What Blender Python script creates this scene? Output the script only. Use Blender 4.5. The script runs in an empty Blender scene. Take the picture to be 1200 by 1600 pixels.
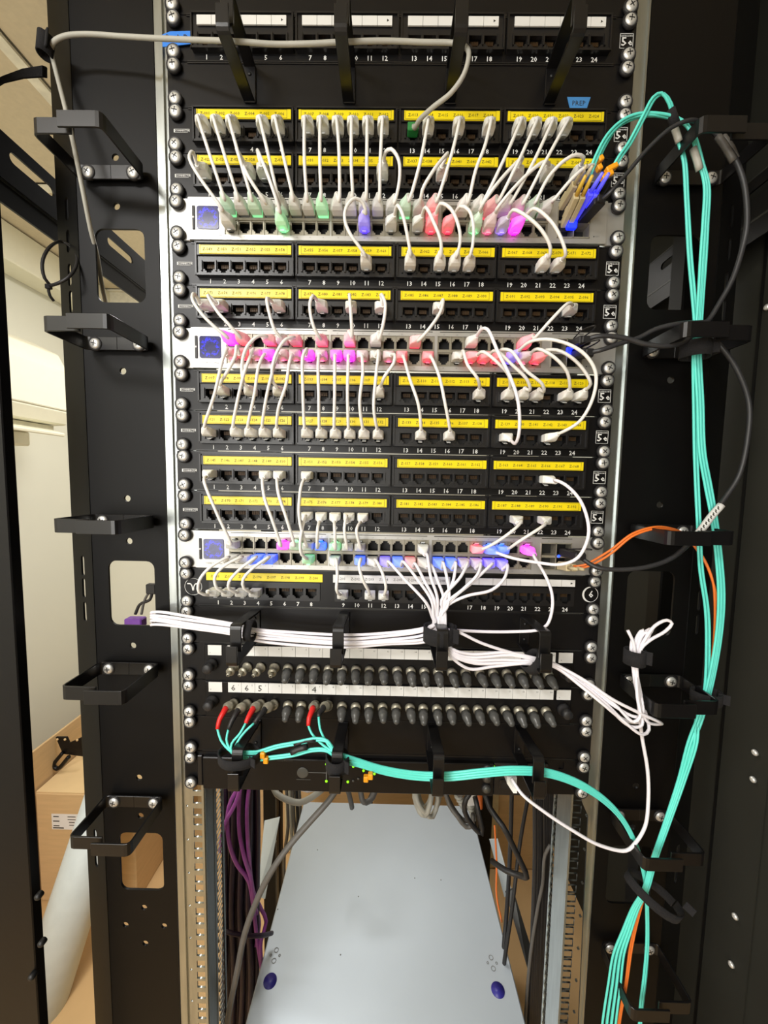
import bpy, bmesh, math, random
from mathutils import Vector, Matrix
random.seed(7)
PI = math.pi
S = bpy.context.scene
COL = S.collection

# ---------------------------------------------------------------- camera
CAM = Vector((-0.0033, -0.4347, -0.4751)); YAW, PITCH, ROLL = -0.0100, 0.0799, 0.0176; FPX = 600.0
_fw = Vector((math.sin(YAW)*math.cos(PITCH), math.cos(YAW)*math.cos(PITCH), -math.sin(PITCH)))
_r0 = Vector((math.cos(YAW), -math.sin(YAW), 0)); _u0 = _r0.cross(_fw)
_rt = _r0*math.cos(ROLL)+_u0*math.sin(ROLL); _up = _u0*math.cos(ROLL)-_r0*math.sin(ROLL)
cd = bpy.data.cameras.new('camera'); cam = bpy.data.objects.new('camera', cd); COL.objects.link(cam)
cd.sensor_fit = 'VERTICAL'; cd.sensor_height = 32.0; cd.lens = FPX/1600*32.0; cd.clip_start = 0.01
M = Matrix.Identity(4)
for i in range(3):
    M[i][0] = _rt[i]; M[i][1] = _up[i]; M[i][2] = -_fw[i]; M[i][3] = CAM[i]
cam.matrix_world = M
S.camera = cam
def ray(px, py): return _rt*((px-600)/FPX)+_up*((800-py)/FPX)+_fw
def at(px, py, y=0.0):
    d = ray(px, py); return CAM+d*((y-CAM.y)/d.y)
def atz(px, py, z):
    d = ray(px, py); return CAM+d*((z-CAM.z)/d.z)

# ---------------------------------------------------------------- light and exposure
w = bpy.data.worlds.new('world'); S.world = w; w.use_nodes = True
w.node_tree.nodes['Background'].inputs[0].default_value = (1, .97, .92, 1)
w.node_tree.nodes['Background'].inputs[1].default_value = .05
def area(name, loc, target, sx, sy, power, color=(1, .985, .965)):
    l = bpy.data.lights.new(name, 'AREA'); l.shape = 'RECTANGLE'; l.size = sx; l.size_y = sy; l.energy = power; l.color = color
    o = bpy.data.objects.new(name, l); COL.objects.link(o); o.location = loc
    o.rotation_euler = (Vector(target)-Vector(loc)).to_track_quat('-Z', 'Y').to_euler(); return o
area('ceiling_lamp', (-.74, -1.12, .325), (-.74, -1.12, -1), .45, .45, 17)
area('ceiling_lamp_rear', (-.35, .85, .325), (-.35, .85, -1), .5, .5, 14)
area('front_fill', (-.62, -1.55, -.45), (-.1, 0, -.5), .8, 1.1, 13)  # fill light added behind the camera to brighten undersides of the plugs
S.view_settings.view_transform = 'Standard'; S.view_settings.look = 'None'
S.view_settings.exposure = 0.45; S.view_settings.gamma = 1.0; S.view_settings.use_curve_mapping = False

# ---------------------------------------------------------------- materials
def s2l(c): return tuple(((v/255)/12.92 if v/255 <= .04045 else ((v/255+.055)/1.055)**2.4) for v in c)
MATS = {}
def mat(name, rgb, rough=.5, metal=0, emit=None, es=0, var=.12, scale=40, bump=0, alpha=1, trans=0, stretch=None, spec=.5):
    m = bpy.data.materials.new(name); m.use_nodes = True; nt = m.node_tree; b = nt.nodes['Principled BSDF']
    c = s2l(rgb)
    b.inputs['Roughness'].default_value = rough; b.inputs['Metallic'].default_value = metal
    tc = nt.nodes.new('ShaderNodeTexCoord'); no = nt.nodes.new('ShaderNodeTexNoise')
    no.inputs['Scale'].default_value = scale; no.inputs['Detail'].default_value = 3
    if stretch:
        mp = nt.nodes.new('ShaderNodeMapping'); mp.inputs['Scale'].default_value = stretch
        nt.links.new(tc.outputs['Object'], mp.inputs[0]); nt.links.new(mp.outputs[0], no.inputs['Vector'])
    else: nt.links.new(tc.outputs['Object'], no.inputs['Vector'])
    cr = nt.nodes.new('ShaderNodeValToRGB')
    cr.color_ramp.elements[0].position = .3; cr.color_ramp.elements[1].position = .7
    cr.color_ramp.elements[0].color = tuple(v*(1-var) for v in c)+(1,)
    cr.color_ramp.elements[1].color = tuple(min(1, v*(1+var)) for v in c)+(1,)
    nt.links.new(no.outputs['Fac'], cr.inputs[0]); nt.links.new(cr.outputs[0], b.inputs['Base Color'])
    if emit: b.inputs['Emission Color'].default_value = s2l(emit)+(1,); b.inputs['Emission Strength'].default_value = es
    if bump:
        bp = nt.nodes.new('ShaderNodeBump'); bp.inputs['Strength'].default_value = bump; bp.inputs['Distance'].default_value = .001
        nt.links.new(no.outputs['Fac'], bp.inputs['Height']); nt.links.new(bp.outputs[0], b.inputs['Normal'])
    b.inputs['Specular IOR Level'].default_value = spec
    if alpha < 1: b.inputs['Alpha'].default_value = alpha
    if trans: b.inputs['Transmission Weight'].default_value = trans
    MATS[name] = m; return m
mat('black_paint', (14, 13, 14), .36, 0, var=.1, scale=120, bump=.05, spec=.3)
mat('plate_paint', (8, 7, 7), .46, 0, var=.08, scale=30, bump=.04, spec=.2)
mat('black_plastic', (22, 21, 22), .34, 0, var=.06, scale=60)
mat('ring_paint', (16, 15, 16), .33, 0, var=.08, scale=60)
mat('cavity', (14, 13, 13), .6)
mat('gold', (80, 58, 32), .5, .2)
mat('yellow_tape', (240, 216, 22), .3, 0, var=.03)
mat('white_tape', (225, 224, 220), .4, 0, var=.03)
mat('blue_tape', (40, 125, 225), .5, 0, var=.05)
mat('paleblue_tape', (70, 140, 205), .5, 0, var=.05)
mat('print_white', (225, 225, 222), .5, 0, var=.02)
mat('print_black', (45, 42, 32), .6, 0, var=.02)
mat('print_grey', (120, 120, 118), .6, 0, var=.02)
mat('switch_metal', (188, 187, 183), .38, .6, var=.03, scale=20)
mat('port_block', (150, 145, 130), .4, .5, var=.06)
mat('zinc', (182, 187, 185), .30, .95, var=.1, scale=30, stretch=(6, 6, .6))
mat('zinc_shaded', (110, 116, 116), .42, .7, var=.12, scale=30, stretch=(6, 6, .8))  # darker copy of zinc, paints shade onto the left rail return
mat('chrome', (225, 225, 222), .4, .6, var=.05)
mat('recess', (60, 60, 60), .5, .8)
mat('cord_white', (240, 238, 233), .38, 0, var=.02)
mat('cord_bright', (246, 242, 248), .38, 0, var=.02)
mat('cord_grey', (170, 168, 158), .5, 0, var=.04)
mat('cord_dim', (95, 92, 88), .5, 0)
mat('boot', (246, 246, 241), .32, 0, var=.02)
mat('boot_clear', (234, 235, 231), .22, 0, var=.03)
mat('latch', (200, 203, 204), .15, 0, var=.03)
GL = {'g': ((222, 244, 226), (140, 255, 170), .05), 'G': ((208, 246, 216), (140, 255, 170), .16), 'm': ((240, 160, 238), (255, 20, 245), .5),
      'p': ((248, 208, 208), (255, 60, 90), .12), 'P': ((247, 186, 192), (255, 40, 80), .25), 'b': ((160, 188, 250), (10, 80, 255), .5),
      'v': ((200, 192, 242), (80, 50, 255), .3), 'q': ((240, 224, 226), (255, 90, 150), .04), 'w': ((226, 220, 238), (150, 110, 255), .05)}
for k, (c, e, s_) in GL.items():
    mat('lit_'+k, c, .3, 0, e, s_, var=.03); mat('led_'+k, c, .3, 0, e, .5+s_*1.6, var=.02)  # tint and emission paint in port light shining through plugs and latches
mat('aqua', (100, 228, 212), .36, 0, var=.03)
mat('aqua_dark', (55, 150, 135), .4, 0)
mat('orange', (235, 120, 45), .4, 0, var=.04)
mat('clip_orange', (250, 165, 30), .4, 0)
mat('red', (225, 40, 38), .4, 0, var=.04)
mat('rubber', (34, 33, 34), .5, 0)
mat('black_cable', (46, 46, 48), .45, 0)
mat('velcro', (26, 25, 27), .95, 0, var=.3, scale=900, bump=.4)
mat('beige', (205, 190, 150), .4, 0, var=.05)
mat('lc_yellow', (225, 185, 70), .4)
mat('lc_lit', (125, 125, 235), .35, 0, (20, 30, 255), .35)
mat('lc_led', (60, 80, 255), .35, 0, (0, 20, 255), 2.2)
mat('led_red', (255, 120, 160), .3, 0, (255, 40, 110), 4)
mat('led_blue', (80, 120, 255), .3, 0, (0, 50, 255), 3)
mat('led_green', (150, 230, 40), .3, 0, (120, 230, 0), .8)
mat('led_off', (70, 70, 66), .4)
mat('nickel', (170, 165, 148), .42, .6, var=.1, scale=200)
mat('cap', (78, 78, 76), .3, 0, var=.08)
mat('purple', (170, 80, 175), .4, 0)
mat('purple_dark', (48, 28, 54), .5, 0)
mat('wall_paint', (222, 220, 204), .8, 0, var=.015, scale=3)
mat('ceiling_tile', (205, 192, 164), .9, 0, var=.04, scale=90, bump=.1)
mat('tbar', (228, 224, 205), .5)
mat('floor_vinyl', (205, 170, 120), .6, 0, var=.06, scale=8)
mat('cardboard', (208, 175, 128), .85, 0, var=.05, scale=12, stretch=(1, 1, 8))
mat('cardboard_pale', (224, 194, 145), .85, 0, var=.05, scale=10)
mat('paper', (232, 230, 228), .6, 0, var=.02)
mat('pale_steel', (188, 198, 207), .4, .2, var=.05, scale=4)
mat('white_board', (205, 213, 213), .45, 0, var=.03)
mat('ac_plastic', (232, 228, 205), .45, 0, var=.015)
mat('ac_shade', (190, 184, 160), .5, 0)
mat('side_panel', (38, 38, 33), .65, 0, var=.08, scale=14, spec=.25)
mat('post_black', (10, 10, 10), .5, spec=.2)
mat('blue_dot', (52, 48, 140), .4)
mat('grey_strut', (60, 60, 57), .4, .5, var=.15, scale=20)
mat('purple_box', (110, 60, 150), .5)

def screen_mat():
    m = mat('switch_screen', (40, 40, 80), .15, 0, var=.3, scale=300); nt = m.node_tree; b = nt.nodes['Principled BSDF']
    tc = nt.nodes.new('ShaderNodeTexCoord'); ln = nt.nodes.new('ShaderNodeVectorMath'); ln.operation = 'LENGTH'
    nt.links.new(tc.outputs['Object'], ln.inputs[0])
    s1 = nt.nodes.new('ShaderNodeMath'); s1.operation = 'SUBTRACT'; s1.inputs[1].default_value = .0082; nt.links.new(ln.outputs['Value'], s1.inputs[0])
    s2 = nt.nodes.new('ShaderNodeMath'); s2.operation = 'ABSOLUTE'; nt.links.new(s1.outputs[0], s2.inputs[0])
    mr = nt.nodes.new('ShaderNodeMapRange'); mr.inputs[1].default_value = 0; mr.inputs[2].default_value = .0032; mr.inputs[3].default_value = 1; mr.inputs[4].default_value = 0
    nt.links.new(s2.outputs[0], mr.inputs[0])
    no = nt.nodes.new('ShaderNodeTexNoise'); no.inputs['Scale'].default_value = 420; nt.links.new(tc.outputs['Object'], no.inputs['Vector'])
    cr = nt.nodes.new('ShaderNodeValToRGB'); cr.color_ramp.elements[0].position = .48; cr.color_ramp.elements[1].position = .62
    nt.links.new(no.outputs['Fac'], cr.inputs[0])
    mu = nt.nodes.new('ShaderNodeMath'); mu.operation = 'MULTIPLY'; nt.links.new(mr.outputs[0], mu.inputs[0]); nt.links.new(cr.outputs[0], mu.inputs[1])
    m2 = nt.nodes.new('ShaderNodeMath'); m2.operation = 'MULTIPLY_ADD'; m2.inputs[1].default_value = 1.5; m2.inputs[2].default_value = .03; nt.links.new(mu.outputs[0], m2.inputs[0])
    b.inputs['Emission Color'].default_value = (.01, .01, 1, 1); nt.links.new(m2.outputs[0], b.inputs['Emission Strength'])
screen_mat()

# ---------------------------------------------------------------- helpers
class MB:
    """collects shapes with material names, then becomes one mesh"""
    def __init__(s): s.v = []; s.f = []; s.m = []; s.mats = []; s.smooth = []
    def mi(s, name):
        if name not in s.mats: s.mats.append(name)
        return s.mats.index(name)
    def add(s, vs, fs, m, smooth=False):
        o = len(s.v); s.v += [tuple(v) for v in vs]; i = s.mi(m)
        for f in fs: s.f.append(tuple(o+k for k in f)); s.m.append(i); s.smooth.append(smooth)
        return s
    def box(s, c, d, m, bev=0, rot=None):
        x, y, z = (k/2 for k in d); c = Vector(c)
        if bev:
            b = min(bev, x*.9, y*.9, z*.9); bm = bmesh.new(); bmesh.ops.create_cube(bm, size=1)
            for v in bm.verts: v.co = Vector((v.co.x*d[0], v.co.y*d[1], v.co.z*d[2]))
            bmesh.ops.bevel(bm, geom=list(bm.edges), offset=b, segments=1, affect='EDGES'); bm.verts.index_update()
            vs = [v.co.copy() for v in bm.verts]; fs = [[v.index for v in f.verts] for f in bm.faces]; bm.free()
        else:
            vs = [Vector((i*x, j*y, k*z)) for i in (-1, 1) for j in (-1, 1) for k in (-1, 1)]
            fs = [(0, 1, 3, 2), (4, 6, 7, 5), (0, 4, 5, 1), (2, 3, 7, 6), (0, 2, 6, 4), (1, 5, 7, 3)]
        if rot: vs = [rot @ v for v in vs]
        return s.add([v+c for v in vs], fs, m)
    def lathe(s, prof, c, m, axis=(0, -1, 0), n=14, smooth=True):
        """prof: [(r, t)] along the axis"""
        a = Vector(axis).normalized(); q = Vector((0, 0, 1)).rotation_difference(a); c = Vector(c)
        vs = []; fs = []
        for r, t in prof:
            for k in range(n):
                th = 2*PI*k/n; vs.append(c+q @ Vector((r*math.cos(th), r*math.sin(th), t)))
        for i in range(len(prof)-1):
            for k in range(n): fs.append((i*n+k, i*n+(k+1) % n, (i+1)*n+(k+1) % n, (i+1)*n+k))
        fs.append(tuple(range(n))[::-1]); fs.append(tuple((len(prof)-1)*n+k for k in range(n)))
        return s.add(vs, fs, m, smooth)
    def loft(s, secs, m, smooth=True, caps=True):
        n = len(secs[0]); vs = [p for sec in secs for p in sec]; fs = []
        for i in range(len(secs)-1):
            for k in range(n): fs.append((i*n+k, i*n+(k+1) % n, (i+1)*n+(k+1) % n, (i+1)*n+k))
        if caps: fs.append(tuple(range(n))[::-1]); fs.append(tuple((len(secs)-1)*n+k for k in range(n)))
        return s.add(vs, fs, m, smooth)
    def tube(s, pts, r, m, n=8, step=.004):
        P = catmull(pts, step); rs = r if callable(r) else (lambda t: r)
        secs = []; up = None
        for i, p in enumerate(P):
            t = (P[min(i+1, len(P)-1)]-P[max(i-1, 0)])
            if t.length < 1e-9: t = Vector((0, 0, 1))
            t.normalize()
            if up is None: up = t.orthogonal().normalized()
            up = (up-t*up.dot(t)); up = up.normalized() if up.length > 1e-6 else t.orthogonal().normalized()
            b = t.cross(up); R = rs(i/max(1, len(P)-1))
            secs.append([p+(up*math.cos(2*PI*k/n)+b*math.sin(2*PI*k/n))*R for k in range(n)])
        return s.loft(secs, m)
    def prism(s, poly, a0, a1, m, plane='XZ'):
        """2D polygon extruded: plane XZ -> along y, YZ -> along x, XY -> along z"""
        f = {'XZ': lambda p, a: (p[0], a, p[1]), 'YZ': lambda p, a: (a, p[0], p[1]), 'XY': lambda p, a: (p[0], p[1], a)}[plane]
        n = len(poly); vs = [f(p, a0) for p in poly]+[f(p, a1) for p in poly]
        fs = [tuple(range(n))[::-1], tuple(range(n, 2*n))]+[(k, (k+1) % n, n+(k+1) % n, n+k) for k in range(n)]
        return s.add(vs, fs, m)
    def mesh(s, name, recalc=True, bev=0):
        me = bpy.data.meshes.new(name); me.from_pydata(s.v, [], s.f)
        for x in s.mats: me.materials.append(MATS[x])
        me.polygons.foreach_set('material_index', s.m); me.polygons.foreach_set('use_smooth', s.smooth)
        if recalc or bev:
            bm = bmesh.new(); bm.from_mesh(me)
            if bev: bmesh.ops.bevel(bm, geom=[e for e in bm.edges if len(e.link_faces) == 2 and e.calc_face_angle(0) > .6], offset=bev, segments=1, affect='EDGES')
            bmesh.ops.recalc_face_normals(bm, faces=bm.faces); bm.to_mesh(me); bm.free()
        return me
def catmull(pts, step):
    P = [Vector(p) for p in pts]
    if len(P) < 3:
        return P
    P = [P[0]*2-P[1]]+P+[P[-1]*2-P[-2]]; out = []
    for i in range(1, len(P)-2):
        p0, p1, p2, p3 = P[i-1:i+3]; n = max(2, min(14, int((p2-p1).length/step)))
        d01 = max(1e-5, (p1-p0).length**.5); d12 = max(1e-5, (p2-p1).length**.5); d23 = max(1e-5, (p3-p2).length**.5)
        m1 = (p2-p1)+((p1-p0)/d01-(p2-p0)/(d01+d12))*d12; m2 = (p2-p1)+((p3-p2)/d23-(p3-p1)/(d12+d23))*d12
        for k in range(n):
            t = k/n; t2 = t*t; t3 = t2*t
            out.append(p1*(2*t3-3*t2+1)+m1*(t3-2*t2+t)+p2*(-2*t3+3*t2)+m2*(t3-t2))
    out.append(P[-2]); return out
def obj(name, me, parent=None, loc=(0, 0, 0), rot=None):
    if isinstance(me, MB): me = me.mesh(name)
    o = bpy.data.objects.new(name, me); COL.objects.link(o); o.location = loc
    if rot: o.rotation_euler = rot
    if parent: o.parent = parent
    return o
def tag(o, label=None, cat=None, group=None, kind=None):
    if label: o['label'] = label
    if cat: o['category'] = cat
    if group: o['group'] = group
    if kind: o['kind'] = kind
    return o
def empty(name, loc, label=None, cat=None, group=None):
    o = bpy.data.objects.new(name, None); COL.objects.link(o); o.location = loc; o.empty_display_size = .01
    return tag(o, label, cat, group)
def curve_mesh(name, cu, m, xform):
    o = bpy.data.objects.new('tmp', cu); me = bpy.data.meshes.new_from_object(o); bpy.data.objects.remove(o); bpy.data.curves.remove(cu)
    me.name = name; me.transform(xform); me.materials.clear(); me.materials.append(MATS[m]); return me
RX = Matrix.Rotation(PI/2, 4, 'X')
def cutplate(name, outer, holes, t, m, y0=0):
    """flat plate in XZ with real holes; front face at y0-t, back at y0"""
    cu = bpy.data.curves.new(name, 'CURVE'); cu.dimensions = '2D'; cu.fill_mode = 'BOTH'; cu.extrude = t/2
    for poly in [outer]+holes:
        sp = cu.splines.new('POLY'); sp.points.add(len(poly)-1); sp.use_cyclic_u = True
        for k, p in enumerate(poly): sp.points[k].co = (p[0], p[1], 0, 1)
    return curve_mesh(name, cu, m, Matrix.Translation((0, y0-t/2, 0)) @ RX)
def text_mesh(name, items, m, y=0):
    """items: [(string, x, z, size, align)] joined as one flat lettering mesh facing -y"""
    bm = bmesh.new()
    for s_, x, z, size, al, *sx in items:
        cu = bpy.data.curves.new('t', 'FONT'); cu.body = s_; cu.size = size; cu.align_x = al; cu.align_y = 'CENTER'; cu.resolution_u = 1; cu.offset = size*(.016 if m == 'print_white' else 0)
        k = sx[0] if sx else 1
        me = curve_mesh('t', cu, m, Matrix.Translation((x, y, z)) @ RX @ Matrix.Diagonal((k, 1, 1, 1)))
        bm.from_mesh(me); bpy.data.meshes.remove(me)
    me = bpy.data.meshes.new(name); bm.to_mesh(me); bm.free(); me.materials.append(MATS[m]); return me
def rrect(cx, cz, w_, h_, r, n=3):
    out = []
    for sx, sz, a0 in ((1, 1, 0), (-1, 1, 90), (-1, -1, 180), (1, -1, 270)):
        for k in range(n+1):
            a = math.radians(a0+90*k/n); out.append((cx+sx*(w_/2-r)+r*math.cos(a), cz+sz*(h_/2-r)+r*math.sin(a)))
    return out
def circ(cx, cz, r, n=12): return [(cx+r*math.cos(2*PI*k/n), cz+r*math.sin(2*PI*k/n)) for k in range(n)]
def slot(cx, cz, w_, h_): return rrect(cx, cz, w_, h_, w_/2*.98, 3)
def rectp(x0, x1, z0, z1): return [(x0, z0), (x1, z0), (x1, z1), (x0, z1)]
def strip_poly(path, t, rad=.004):
    """outline of a bent flat strip following a 2D path, corners rounded"""
    P = [Vector(p) for p in path]; Q = [P[0]]
    for i in range(1, len(P)-1):
        a = (P[i-1]-P[i]); b = (P[i+1]-P[i]); r = min(rad, a.length*.45, b.length*.45); a.normalize(); b.normalize()
        A = P[i]+a*r; B = P[i]+b*r
        for k in range(4):
            u = k/3; Q.append(A*(1-u)**2+P[i]*2*u*(1-u)+B*u*u)
    Q.append(P[-1]); L = []; R = []
    for i, p in enumerate(Q):
        d1 = (Q[i]-Q[i-1]).normalized() if i else None; d2 = (Q[i+1]-Q[i]).normalized() if i < len(Q)-1 else None
        d = (d1+d2).normalized() if d1 and d2 else (d1 or d2); nrm = Vector((-d.y, d.x))
        L.append(p+nrm*t/2); R.append(p-nrm*t/2)
    return Q, L, R
def strip(mb, path, t, a0, a1, m, plane, rad=.004):
    Q, L, R = strip_poly(path, t, rad)
    for i in range(len(L)-1):
        pass
    f = {'YZ': lambda p, a: Vector((a, p[0], p[1])), 'XY': lambda p, a: Vector((p[0], p[1], a))}[plane]
    secs = [[f(L[i], a0), f(L[i], a1), f(R[i], a1), f(R[i], a0)] for i in range(len(Q))]
    return mb.loft(secs, m, smooth=False)

U = .04445
# ---------------------------------------------------------------- room shell
def room():
    X0, X1, Y0, Y1, Z0, Z1 = -1.35, 1.25, -2.0, 1.38, -1.95, .34
    def slab(name, c, d, m, label): tag(obj(name, MB().box((0, 0, 0), d, m), loc=c), label, kind='structure')
    slab('floor', ((X0+X1)/2, (Y0+Y1)/2, Z0-.03), (X1-X0+.2, Y1-Y0+.2, .06), 'floor_vinyl', 'tan floor of the server room')
    slab('wall_left', (X0-.03, (Y0+Y1)/2, (Z0+Z1)/2), (.06, Y1-Y0, Z1-Z0), 'wall_paint', 'cream painted wall behind the rack on the left side')
    slab('wall_back', ((X0+X1)/2, Y1+.03, (Z0+Z1)/2), (X1-X0+.12, .06, Z1-Z0), 'wall_paint', 'cream wall beyond the back of the rack')
    slab('wall_right', (X1+.03, (Y0+Y1)/2, (Z0+Z1)/2), (.06, Y1-Y0, Z1-Z0), 'post_black', 'dark side of the room right of the rack')
    slab('wall_front', ((X0+X1)/2, Y0-.03, (Z0+Z1)/2), (X1-X0+.12, .06, Z1-Z0), 'wall_paint', 'cream wall behind the photographer')
    g = MB(); tw = .6; xs = [X0+k*tw for k in range(1, 5)]; ys = [.72-k*tw for k in range(5)]+[1.32]
    g.box(((X0+X1)/2, (Y0+Y1)/2, Z1+.05), (X1-X0+.2, Y1-Y0+.2, .04), 'tbar')
    for x in xs: g.box((x, (Y0+Y1)/2, Z1), (.024, Y1-Y0, .006), 'tbar')
    for y in ys: g.box(((X0+X1)/2, y, Z1), (X1-X0, .024, .006), 'tbar')
    c = tag(obj('ceiling', g), 'suspended ceiling of cream tiles in white bars', kind='structure')
    me = MB().box((0, 0, 0), (.574, .574, .014), 'ceiling_tile', .003).mesh('ceiling_tile')
    for i in range(5):
        for j in range(6):
            cx = X0+.3+i*tw; cy = 1.02-j*tw
            if cx < X1 and cy-.3 > Y0-.2: obj('ceiling_tile', me, c, (cx, cy, Z1+.012))
    t = tag(obj('trim_1', MB().box((X0+.05, (Y0+Y1)/2+.2, Z1-.06), (.1, 3.0, .12), 'ac_plastic', .004)), 'pale boxed trim where left wall meets ceiling', kind='structure')
    tag(obj('trim_2', MB().box((-.6, Y1-.03, Z1-.05), (1.4, .06, .1), 'tbar', .004)), 'pale beam along the top of the back wall', kind='structure')
room()

# air conditioner on the left wall
def air_con():
    x0, x1, y0, y1 = -1.34, -1.13, -.15, .93
    r = empty('air_conditioner', (x0, (y0+y1)/2, .01), 'cream wall-mounted air conditioner seen past the left edge of the rack', 'air conditioner')
    L = r.location
    prof = [(0, -.03), (.10, -.03), (.185, -.07), (.215, -.13), (.22, -.27), (.20, -.31), (.12, -.315), (0, -.30)]
    m = MB(); secs = [[Vector((p[0], y, p[1]+.0)) for p in prof] for y in (-.54, .535)]
    m.loft(secs, 'ac_plastic', smooth=False); obj('casing', m.mesh('casing', bev=.004), r)
    obj('front_flap', MB().box((.175, 0, -.335), (.1, 1.0, .012), 'ac_plastic', .003, Matrix.Rotation(.25, 3, 'Y')), r)
    obj('outlet', MB().box((.11, 0, -.325), (.13, 1.02, .02), 'ac_shade'), r)
    obj('drip_tray', MB().box((.04, 0, -.36), (.09, 1.04, .05), 'ac_plastic', .006), r)
    obj('seam', MB().box((.2215, 0, -.262), (.003, 1.07, .004), 'ac_shade'), r)
air_con()

# cardboard boxes, bracket, leaning board
def boxes():
    b = empty('cardboard_box', (-1.016, .99, -1.95), 'closed brown cardboard box with a white shipping label, on the floor', 'box')
    obj('carton', MB().box((0, 0, .2), (.336, .43, .40), 'cardboard', .004), b)
    obj('lid_flap', MB().box((0, -.108, .4015), (.33, .210, .003), 'cardboard_pale').box((0, .108, .4015), (.33, .210, .003), 'cardboard_pale'), b)
    obj('packing_tape', MB().box((0, 0, .4035), (.34, .05, .001), 'beige').box((.03, -.2155, .37), (.05, .001, .06), 'beige'), b)
    p = at(80, 1272, .773); q = at(123, 1297, .773); cx, cz, ww, hh = (p.x+q.x)/2+1.016, (p.z+q.z)/2+1.95, abs(q.x-p.x), abs(p.z-q.z)
    l = obj('shipping_label', MB().box((cx, -.2158, cz), (ww, .0012, hh), 'paper'), b)
    g = MB(); random.seed(3)
    for k in range(3): g.box((cx-ww*.33, -.2166, cz+hh*(.34-.3*k)), (ww*random.uniform(.18, .28), .0004, hh*.06), 'print_black')
    for k in range(4): g.box((cx+ww*.25, -.2166, cz+hh*(.34-.18*k)), (ww*random.uniform(.2, .36), .0004, hh*.045), 'print_black')
    g.box((cx-ww*.26, -.2166, cz-hh*.4), (ww*.4, .0004, hh*.07), 'print_black'); tag(obj('print', g, l), kind='stuff')
    b2 = empty('cardboard_sheet', (-1.195, .85, -1.95), 'upright brown cardboard sheet standing between the left wall and the labelled box', 'cardboard')
    obj('sheet', MB().box((0, 0, .27), (.008, .9, .54), 'cardboard', .002), b2)
    b3 = empty('cardboard_box', (-.36, 1.12, -1.95), 'tall brown cardboard box seen behind the rack, left of the pale cabinet', 'box')
    obj('carton', MB().box((0, 0, .55), (.62, .3, 1.1), 'cardboard', .004), b3)
    obj('seam_tape', MB().box((0, -.1515, .55), (.05, .001, 1.08), 'beige'), b3)
    b4 = empty('cardboard_box', (.36, 1.08, -1.95), 'brown cardboard box seen behind the rack, right of the pale cabinet', 'box')
    obj('carton', MB().box((0, 0, .55), (.8, .3, 1.1), 'cardboard', .004), b4)
    obj('seam_tape', MB().box((.05, -.1515, .55), (.05, .001, 1.08), 'beige'), b4)
    # black bracket resting on the box
    z = -1.544; o = empty('steel_bracket', (-1.06, .93, z), 'black steel bracket lying on top of the cardboard box', 'bracket')
    def L(px, py, y): return at(px, py, y)-o.location
    g = MB(); bm_pl = [(-.09, .0), (-.05, .0), (-.03, .06), (.06, .06), (.06, .09), (-.10, .09)]
    P = [L(87, 1152, .87), L(104, 1152, .87), L(108, 1161, .87), L(126, 1153, .87), L(130, 1182, .87), L(98, 1178, .87)]
    g.loft([P, [p+Vector((0, .006, 0)) for p in P]], 'black_paint', smooth=False); obj('plate', g, o)
    g = MB(); g.tube([L(98, 1176, .865), L(84, 1196, .86), L(90, 1201, .86), L(108, 1182, .865)], .007, 'black_paint', n=6); obj('handle', g, o)
    g = MB()
    for px, py in ((90, 1155), (102, 1155), (121, 1156)): g.lathe([(.004, 0), (.004, .003)], L(px, py, .867), 'cardboard_pale', n=8)
    obj('hole_rim', g, o)
    # leaning pale pipe
    A, B = at(184, 1195, .72), at(50, 1612, .49)
    o = empty('leaning_pipe', B, 'wide pale grey pipe leaning in front of the cardboard box', 'pipe'); d = (A-B); L_ = d.length
    g = MB(); g.lathe([(.060, 0), (.0635, 0), (.0635, L_), (.060, L_)], (0, 0, 0), 'white_board', axis=d, n=40); obj('pipe_wall', g, o)
    g = MB(); g.lathe([(.0665, L_-.012), (.0665, L_-.002)], (0, 0, 0), 'white_board', axis=d, n=40); obj('end_collar', g, o)
    # purple box behind the cutout
    o = empty('purple_connector', at(212, 975, .3), 'small purple connector block seen through the left plate cutout', 'connector')
    obj('block', MB().box((0, 0, .004), (.034, .02, .018), 'purple_box', .002), o)
    obj('tail', MB().tube([(.0, 0, .02), (.01, 0, .04), (.03, .0, .05), (.035, 0, .065)], .003, 'rubber', n=6).tube([(.012, 0, .02), (.02, 0, .05), (.04, 0, .08)], .0025, 'cord_dim', n=6).box((.035, 0, .072), (.02, .012, .02), 'rubber', .002), o)
boxes()

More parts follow.
